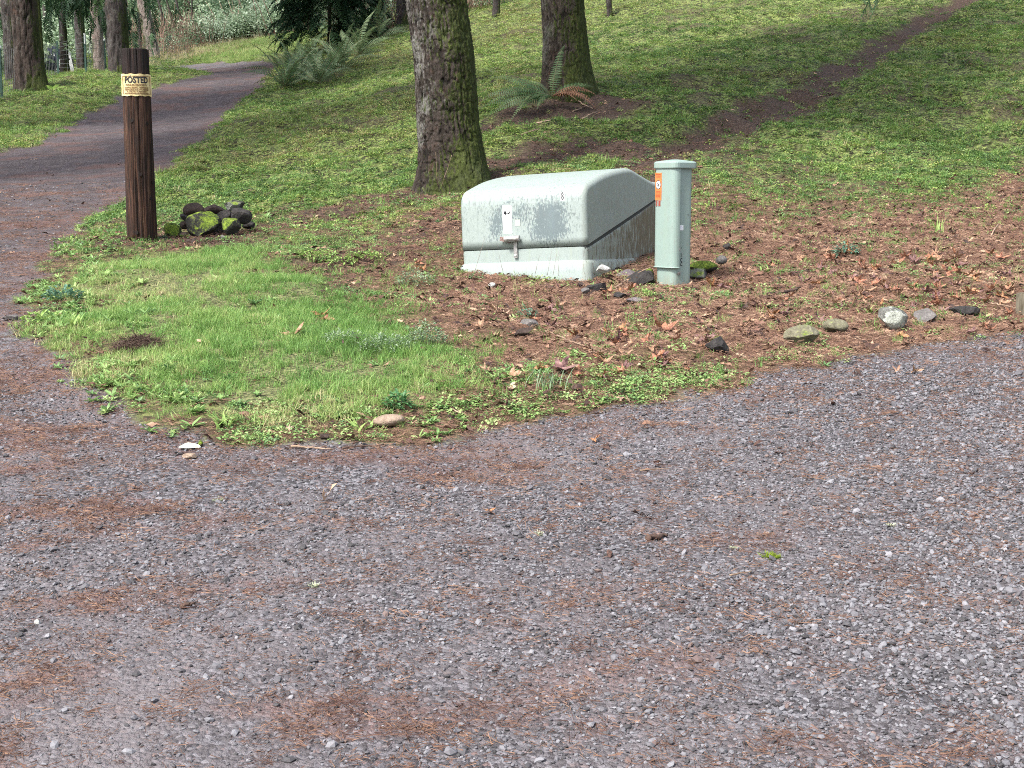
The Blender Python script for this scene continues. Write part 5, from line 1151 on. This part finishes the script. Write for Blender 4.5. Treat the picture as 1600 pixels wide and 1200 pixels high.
leaf(762, 803, 26, 3, 'orange-brown leaf in the middle of the gravel'); leaf(1135, 585, 22, 4, 'pale leaf at the drive edge below the splintered rock'); leaf(1155, 560, 24, 4, 'cream leaf beside the splintered rock')
leaf(450, 675, 20, 4, 'pale tan leaf in the rosette weeds at the front'); leaf(660, 425, 26, 3, 'orange leaf above the grey-green clumps'); leaf(652, 415, 22, 1, 'russet leaf just above the orange one by the grey-green clumps')
GL = 'fallen maple leaves in the needle litter'
LBL = ['tan maple leaf lying in the needle litter of the bank', 'russet maple leaf lying in the needle litter of the bank', 'purple-brown maple leaf lying in the needle litter of the bank', 'orange maple leaf lying in the needle litter of the bank', 'cream maple leaf lying in the needle litter of the bank']
for k in range(230):
    u = random.random()
    px, py = (random.uniform(1280, 1590), random.uniform(395, 480)) if u < .42 else (random.uniform(1100, 1590), random.uniform(400, 530)) if u < .68 else (random.uniform(940, 1120), random.uniform(490, 590)) if u < .84 else (random.uniform(740, 1000), random.uniform(450, 600))
    mi = random.choices(range(5), (6, 6, 5, 2, .6))[0]; leaf(px, py, random.uniform(14, 36) * (.6 + .4 * py / 500), mi, LBL[mi], GL, .35)
def cone(seed):
    rs = np.random.default_rng(seed); V, F = [], []; n, m = 11, 10
    for i in range(n):
        t = i / (n - 1); r_ = .32 * math.sin(PI * min(1, t * .93 + .05)) ** .7
        for j in range(m):
            k = 1.18 if (i + j) % 2 else .82; V.append((t * 2 - 1, r_ * k * math.cos(2 * PI * j / m + i * .3), r_ * k * math.sin(2 * PI * j / m + i * .3)))
    for i in range(n - 1):
        for j in range(m): F.append([i * m + j, i * m + (j + 1) % m, (i + 1) * m + (j + 1) % m, (i + 1) * m + j])
    F += [list(range(m))[::-1], [(n - 1) * m + j for j in range(m)]]; return V, F
cm = Mat('cone_scales', .8); cm.col(cm.ramp(cm.noise(cm.obj(), 4, 3), [(.35, (.03, .018, .015)), (.65, (.12, .065, .05))])); CONE = [mesh('fir_cone', *cone(s), cm.m) for s in range(3)]
def fcone(px, py, w, label, group=None):
    p = at(px, py); s = w * p[1] / FOC / 2; o = link('fir_cone', random.choice(CONE), None, (p[0], p[1], p[2] + s * .25), (random.uniform(0, 6), random.gauss(0, .15), random.gauss(0, .6))); o.scale = (s, s, s); return tag(o, label, 'fir cone', group)
fcone(952, 868, 26, 'dark fir cone alone on the gravel, right of the centre'); fcone(1118, 835, 14, 'tiny brown cone on the gravel near the moss tuft'); fcone(1222, 836 - 60, 10, 'little dark cone far out on the gravel at the right')
GC = 'fir cones in the needle litter'
for px, py in ((1465, 501), (1422, 527), (1545, 510), (1205, 463), (1235, 455), (1070, 462), (1090, 478), (1026, 483), (1180, 520), (1562, 527), (1350, 462), (1375, 455), (1490, 446), (1530, 452), (1520, 476), (1418, 440), (1580, 470), (1240, 430), (1300, 420), (1150, 430), (1445, 515), (1215, 540), (870, 480), (905, 500), (960, 500), (1330, 445), (1380, 425), (1460, 425), (1550, 415), (1500, 400)):
    fcone(px + random.uniform(-3, 3), py, random.uniform(13, 22), 'brown fir cone lying in the needle litter', GC)
sk = Mat('dead_stick', .85); sk.col(sk.ramp(sk.noise(sk.obj(), 12, 3), [(.35, (.14, .09, .06)), (.65, (.34, .25, .18))])); sd_ = Mat('dark_stick', .85); sd_.col(sd_.ramp(sd_.noise(sd_.obj(), 12, 3), [(.35, (.04, .025, .02)), (.65, (.13, .08, .06))]))
def stick(pts, r, label, mat=None, lift=.012, group=None, name='stick', cat='stick'):
    P = []
    for q in pts:
        p = at(q[0], q[1]) if len(q) == 2 else at_depth(*q); P.append(p + [0, 0, lift if len(q) == 2 else 0])
    P = np.array(P); t = np.linspace(0, 1, len(P)); tt_ = np.linspace(0, 1, 9); Q = np.stack([np.interp(tt_, t, P[:, i]) for i in range(3)], 1); Q[1:-1] += rng.normal(0, r * .6, (7, 3)) * [1, 1, .4]
    o0 = Q[0].copy(); b = MB(); b.tube(Q - o0, np.linspace(r, r * .45, 9), 6); return tag(b.build(name, (mat or sk).m, None, True, o0), label, cat, group)
stick([(962, 452), (985, 436), (1018, 417, 8.9)], .006, 'pale dead stick leaning across the rocks beside the pedestal')
stick([(838, 194), (862, 189)], .012, 'pale fallen stick on the soil below the sword fern'); stick([(815, 212), (843, 203)], .012, 'red-brown fallen stick lower left of the sword fern'); stick([(895, 176), (914, 168)], .010, 'short grey stick right of the sword fern'); stick([(910, 187), (932, 176)], .010, 'bent twig on the soil, right of the short grey one'); stick([(850, 210), (884, 203)], .010, 'brown stick lying flat below the fern'); stick([(900, 158), (926, 171)], .012, 'pale forked stick at the mossy fir foot')
stick([(1498, 448), (1600, 424)], .006, 'long thin pale twig near the right edge of the litter'); stick([(1548, 372), (1590, 300)], .006, 'slanting grey-green twig at the right edge'); stick([(1212, 462), (1250, 452)], .014, 'thick short red-brown stick in the litter', sd_)
stick([(870, 528), (935, 552)], .005, 'thin pale twig in the litter behind the purple-brown leaf'); stick([(1130, 375), (1158, 398)], .005, 'thin pale twig in the litter beyond the pedestal'); stick([(1545, 476), (1590, 484)], .006, 'thin curved twig by the wooden stub')
stick([(1012, 846), (1042, 842)], .011, 'stubby blackish bark piece on the gravel, right of the centre', sd_); stick([(55, 778), (76, 779)], .004, 'fine dark twig on the drive at the left', sd_); stick([(535, 705), (600, 699)], .005, 'dark thin twig at the gravel edge below the weeds', sd_); stick([(455, 702), (520, 707)], .005, 'reddish twig on the gravel edge below the weeds', sk)
stick([(480, 342), (528, 337)], .018, 'black decaying stick on the soil left of the big mossy fir', sd_); stick([(1000, 740), (1045, 737)], .003, 'thin straw on the gravel at the right')
stick([(283, 952), (305, 949)], .008, 'small dark bark sliver on the drive at lower left', sd_); stick([(1140, 905), (1175, 898)], .003, 'faint straw on the lower gravel')
# white and yellow lichen-covered bark piece
wl = rock_mat('white_lichen_bark', [(.3, (.4, .4, .33)), (.5, (.66, .67, .58)), (.75, (.75, .76, .68))]); o = rock('white bark piece with yellow lichen at the drive edge below the grass', 296, 698, 34, 10, None, wl, 71, .5, 9, .1, .7, .1, -.1, name='bark_piece', cat='bark'); 
ch = rock('yellow', 313, 694, 9, 10, None, RM['moss3'], 72, .8, 5, .1, .85, name='lichen_tuft'); del ch['category']; ch['label'] = 'yellow-green lichen tuft'; ch.parent = o; ch.location = ch.location - o.location
# moss and lichen tufts on the gravel
def bake(name, key, P, sizes, mat, tilt=.3):
    """real joined copies of a kit mesh"""
    objs = [o.data for o in lib[key][0].objects]; b = MB()
    for p, sc in zip(P, sizes):
        me = random.choice(objs); V = np.array([v.co[:] for v in me.vertices]) * sc; R = rot('Z', random.uniform(0, 6.28)) @ rot('X', random.gauss(0, tilt)) @ rot('Y', random.gauss(0, tilt))
        b.add(V @ R.T + p, [list(f.vertices) for f in me.polygons])
    return b.build(name, mat)
MOSS_S = [(0, (.07, .10, .01)), (.5, (.17, .24, .02)), (1, (.30, .36, .04))]
M_MOSS_C = leaf_mat('moss_tuft_leaves', MOSS_S, .8, .2, const=.6); M_LICH = leaf_mat('lichen_scrap', [(0, (.30, .34, .22)), (1, (.55, .58, .42))], .8, .2, const=.6)
def tuftlet(px, py, w, label, key='moss', t=.7, n=14):
    p = at(px, py); s = w * p[1] / FOC; P = np.array([[random.gauss(0, s * .28), random.gauss(0, s * .22), .003] for _ in range(n)])
    o = bake('moss_tuft', key, P, [random.uniform(.8, 1.5) * s / .05 for _ in range(n)], M_LICH if t > .9 else M_MOSS_C); o.location = p; return tag(o, label, 'moss')
tuftlet(1207, 872, 20, 'yellow-green moss tuft on the gravel'); tuftlet(343, 783, 13, 'pale lichen scrap on the drive at the left', t=1.0, n=8); tuftlet(1146, 858, 10, 'pale green lichen scrap left of the moss tuft', t=1.0, n=6); tuftlet(1389, 822, 12, 'pale lichen scrap on the gravel at the right', t=1.0, n=6)
tuftlet(845, 836, 14, 'faint greenish lichen scrap at the centre of the gravel', t=1.0, n=6); tuftlet(490, 917, 14, 'greenish-white lichen scrap low on the drive', t=1.0, n=6)

# ------------------------------------------------------------------ herb clumps and small plants
def herb(px, py, w, H, n, L, label, mat_t, key=None, name='herb', group=None, kitn=1):
    p = at(px, py); R = w * p[1] / FOC / 2; V, F = [], []
    for i in range(n):
        a = random.uniform(0, 6.28); r_ = R * math.sqrt(random.random()); z = H * random.uniform(.25, 1) * (1 - .6 * (r_ / R) ** 2)
        leaflet(V, F, (r_ * math.cos(a), r_ * math.sin(a), z), a + random.gauss(0, .8), L * random.uniform(.6, 1.2), L * .45, random.gauss(.25, .4))
    o = link(name, mesh(name, V, F, mat_t), None, p); return tag(o, label, 'plant', group)
def plantm(name, a, b2):
    m = Mat(name, .5, .3); c = m.ramp(m.noise(m.pos(), 30, 3), [(.35, a), (.65, b2)]); m.col(c); m.translucent(c, .25); return m.m
PG = plantm('plant_grey_green', (.12, .18, .10), (.28, .36, .22)); PD = plantm('plant_deep_green', (.05, .14, .05), (.12, .26, .10)); PL = plantm('plant_light_green', (.16, .28, .07), (.34, .46, .14)); PB = plantm('plant_blue_green', (.06, .14, .09), (.14, .26, .18))
herb(667, 541, 62, .13, 420, .022, 'round grey-green leafy clump where the grass meets the litter', PG); herb(600, 548, 80, .09, 380, .020, 'broad low grey-green clump left of the round one', PG)
herb(650, 448, 64, .12, 340, .022, 'grey-green clump above, nearer the soil band', PG); herb(540, 535, 70, .07, 220, .02, 'thin greyish weed patch in the grass', PG)
herb(622, 640, 40, .08, 130, .03, 'feathery deep green herb behind the tan rock', PD); herb(1322, 399, 38, .09, 120, .035, 'blue-green leafy plant alone in the litter', PB); herb(823, 497, 28, .07, 80, .022, 'small dark green clump behind the grey slab', PB)
herb(495, 512 - 110, 60, .06, 130, .035, 'light green creeping patch on the dark soil', PL); herb(535, 412, 50, .05, 100, .035, 'second creeping patch, nearer the grass', PL); herb(575, 404, 60, .05, 120, .035, 'creeping patch at the right along the dark soil', PL)
herb(840, 440, 60, .04, 120, .022, 'light green weeds against the middle of the cabinet front', PL); herb(100, 470, 56, .09, 150, .04, 'blue-green weed patch at the left edge of the island', PB); herb(66, 505, 60, .07, 110, .04, 'light green weeds at the left tip of the island', PL)
herb(745, 437, 24, .05, 50, .02, 'small dark green clump at the left corner of the cabinet', PD); herb(1010, 462, 40, .03, 60, .025, 'sparse green sprigs between the stones and the pedestal', PL)
def tall(px, py, n, L, w, label, mat, lean=(.2, .8), r_=.02):
    p = at(px, py); V, F = [], []
    for i in range(n): blade(V, F, (random.gauss(0, r_), random.gauss(0, r_), -.005), random.uniform(0, 6.28), L * random.uniform(.6, 1.1), w, random.uniform(*lean), 4)
    return tag(link('grass_clump', mesh('grass_clump', V, F, mat), None, p), label, 'plant')
tall(1465, 362, 16, .16, .006, 'light green grass clump on the bank at the right', PL); tall(1352, 491, 14, .07, .010, 'bright green spreading rosette left of the lichened rock', PL, (.6, 1.2)); tall(845, 605, 40, .12, .005, 'tuft of tall grey-green grass in the front weeds', PG, (.2, .9), .05)
tall(120, 512, 18, .11, .022, 'pale green broad leaved rosette at the island left edge', PL, (.5, 1.1)); tall(352, 668, 16, .09, .02, 'broad pale green rosette at the front of the island', PL, (.5, 1.1)); tall(560, 672, 16, .07, .018, 'pale green rosette left of the tan rock', PL, (.6, 1.1)); tall(1290, 510 - 85, 12, .06, .012, 'small bright rosette in the litter beyond the row of rocks', PL, (.6, 1.1)); tall(1195, 425, 12, .07, .014, 'spreading rosette in the litter right of the pedestal', PL, (.6, 1.1))
# thin dead stems standing before the cabinet and the big trunk
ds = Mat('dry_stem', .8); ds.col((.23, .19, .15))
SML = ['long slanting thin', 'thin leaning middle', 'thin leaning right hand', 'straight upright thin', 'short leaning', 'thin backward leaning']
for i, (x0, y0, x1, y1) in enumerate(((742, 424, 757, 372), (855, 430, 862, 392), (864, 430, 870, 396), (873, 431, 873, 392), (836, 428, 843, 398), (786, 425, 779, 395))):
    stick([(x0, y0, 8.95), ((x0 + x1) / 2, (y0 + y1) / 2, 8.93), (x1, y1, 8.92)], .0016, SML[i] + ' dead stem before the cabinet front', ds, 0, 'thin dead stems before the cabinet', 'dead_stem', 'stem')
stick([(686, 300), (683, 285, 12.85), (681, 238, 12.8)], .0035, 'pale upright dead stem in front of the big trunk foot', sk, 0, None, 'dead_stem', 'stem'); stick([(690, 300), (692, 285, 12.85), (706, 242, 12.8)], .0035, 'pale leaning dead stem in front of the big trunk foot', sk, 0, None, 'dead_stem', 'stem'); stick([(663, 318), (690, 300)], .004, 'pale dead stem lying at the big trunk foot', sk)
# heap of dark clippings on the grass
P = np.array([[random.gauss(0, .055), random.gauss(0, .05), 0] for _ in range(150)]); P[:, 2] = .045 * np.exp(-(P[:, 0] / .08) ** 2 - (P[:, 1] / .07) ** 2)
kp = at(221, 545); M_DEB = leaf_mat('dead_bracken', [(0, (.03, .02, .015)), (.6, (.09, .055, .04)), (1, (.22, .15, .10))], .8, 0, const=.4); V, F = needle_bunch(18, .03, .05)
proto_col('debris', [mesh('debris', *needle_bunch(22, .028, .06), M_DEB) for k in range(3)])
o = tag(bake('clipping_heap', 'debris', P, rng.uniform(.8, 1.3, len(P)), M_DEB, .5), 'flat heap of dark brown clippings on the bright grass', 'clippings'); o.location = kp; o.scale = (1.1, 1.1, .8)

# ------------------------------------------------------------------ wire fence and what stands behind it
def fence():
    gm = Mat('green_steel_post', .5); gm.col(gm.ramp(gm.noise(gm.obj(), 9, 3), [(.4, (.018, .045, .035)), (.6, (.03, .07, .055))])); wt = Mat('white_post_tip', .5).col((.75, .77, .76)).m; wr = Mat('galvanised_wire', .5); wr.col((.12, .13, .13)); wr.b.inputs['Metallic'].default_value = .3
    posts = [(-60, 175, 72, 25.8, 0), (3, 160, 73, 27.2, 1), (92, 122, 64, 36.0, 0), (135, 127, 54, 35.4, 2), (166, 116, 62, 39.5, 1)]
    b0 = at_depth(3, 160, 27.2); root = empty('wire_fence', b0); tag(root, 'wire mesh fence on green steel posts at the left edge of the woods', 'fence'); T = []
    for px, py, pt, Y, tip in posts:
        b = at_depth(px, py, Y); t = at_depth(px - 3, pt, Y); d = t - b; q = b - b0; m = MB(); m.tube([q - [0, 0, .3], q + d], .022, 6); m.box(q + d * .5 + [0, -.02, 0], (.045, .01, np.linalg.norm(d)))
        po = m.build('fence_post', gm.m, root); m = MB(); 
        if tip: m.tube([q + d * (.80 if tip == 2 else .97), q + d * 1.02], .029, 8); m.build('post_tip', wt, po)
        T.append((q, q + d))
    T.append((T[-1][0] + [1.5, 9, .5], T[-1][1] + [1.5, 9, .5]))
    for k in range(9):
        f = .06 + .11 * k; m = MB(); m.tube([a + (c - a) * f for a, c in T], .0035, 4); m.build('wire', wr.m, root)
    m = MB()
    for (a0, c0), (a1, c1) in zip(T[:-1], T[1:]):
        n = int(np.linalg.norm(a1 - a0) / .28)
        for i in range(1, n): t = i / n; a = a0 + (a1 - a0) * t; c = c0 + (c1 - c0) * t; m.tube([a + (c - a) * .05, a + (c - a) * .95], .003, 3, False)
    m.build('wire_mesh', wr.m, root)
fence()
# half hidden heap behind the fence: a dark sheet over pale boards
def heap():
    b = at_depth(88, 118, 40.0); b[2] = gz(b[0], b[1]); root = empty('covered_heap', b); tag(root, 'half hidden heap of pale and dark things behind the wire fence', 'heap')
    V, F = ICO[3]; V = V * [.62, .5, .45]; V = V * (1 + .25 * (fbm(V[:, 0] * 3, V[:, 1] * 3, V[:, 2] * 3, 4, 3) - .5))[:, None]; dk = Mat('dark_blue_sheet', .35).col((.02, .025, .045)).m; link('sheet', mesh('sheet', V, F, dk, True), root, (-.15, 0, .25))
    pl = Mat('pale_board', .6); pl.col(pl.ramp(pl.noise(pl.obj(), 5, 3), [(.4, (.45, .46, .48)), (.6, (.62, .63, .64))]))
    for x, z, l, a in ((-.35, .42, .5, .35), (-.1, .36, .45, .3), (.25, .2, .8, 1.2), (.4, .25, .7, 1.4), (.55, .2, .6, 1.75), (.35, .15, .5, .9)):
        m = MB(); m.box([0, 0, 0], (l, .03, .09), rot('Y', -a)); m.build('board', pl.m, root, False, (x, -.42, z))
heap()
print('objects', len(bpy.data.objects))
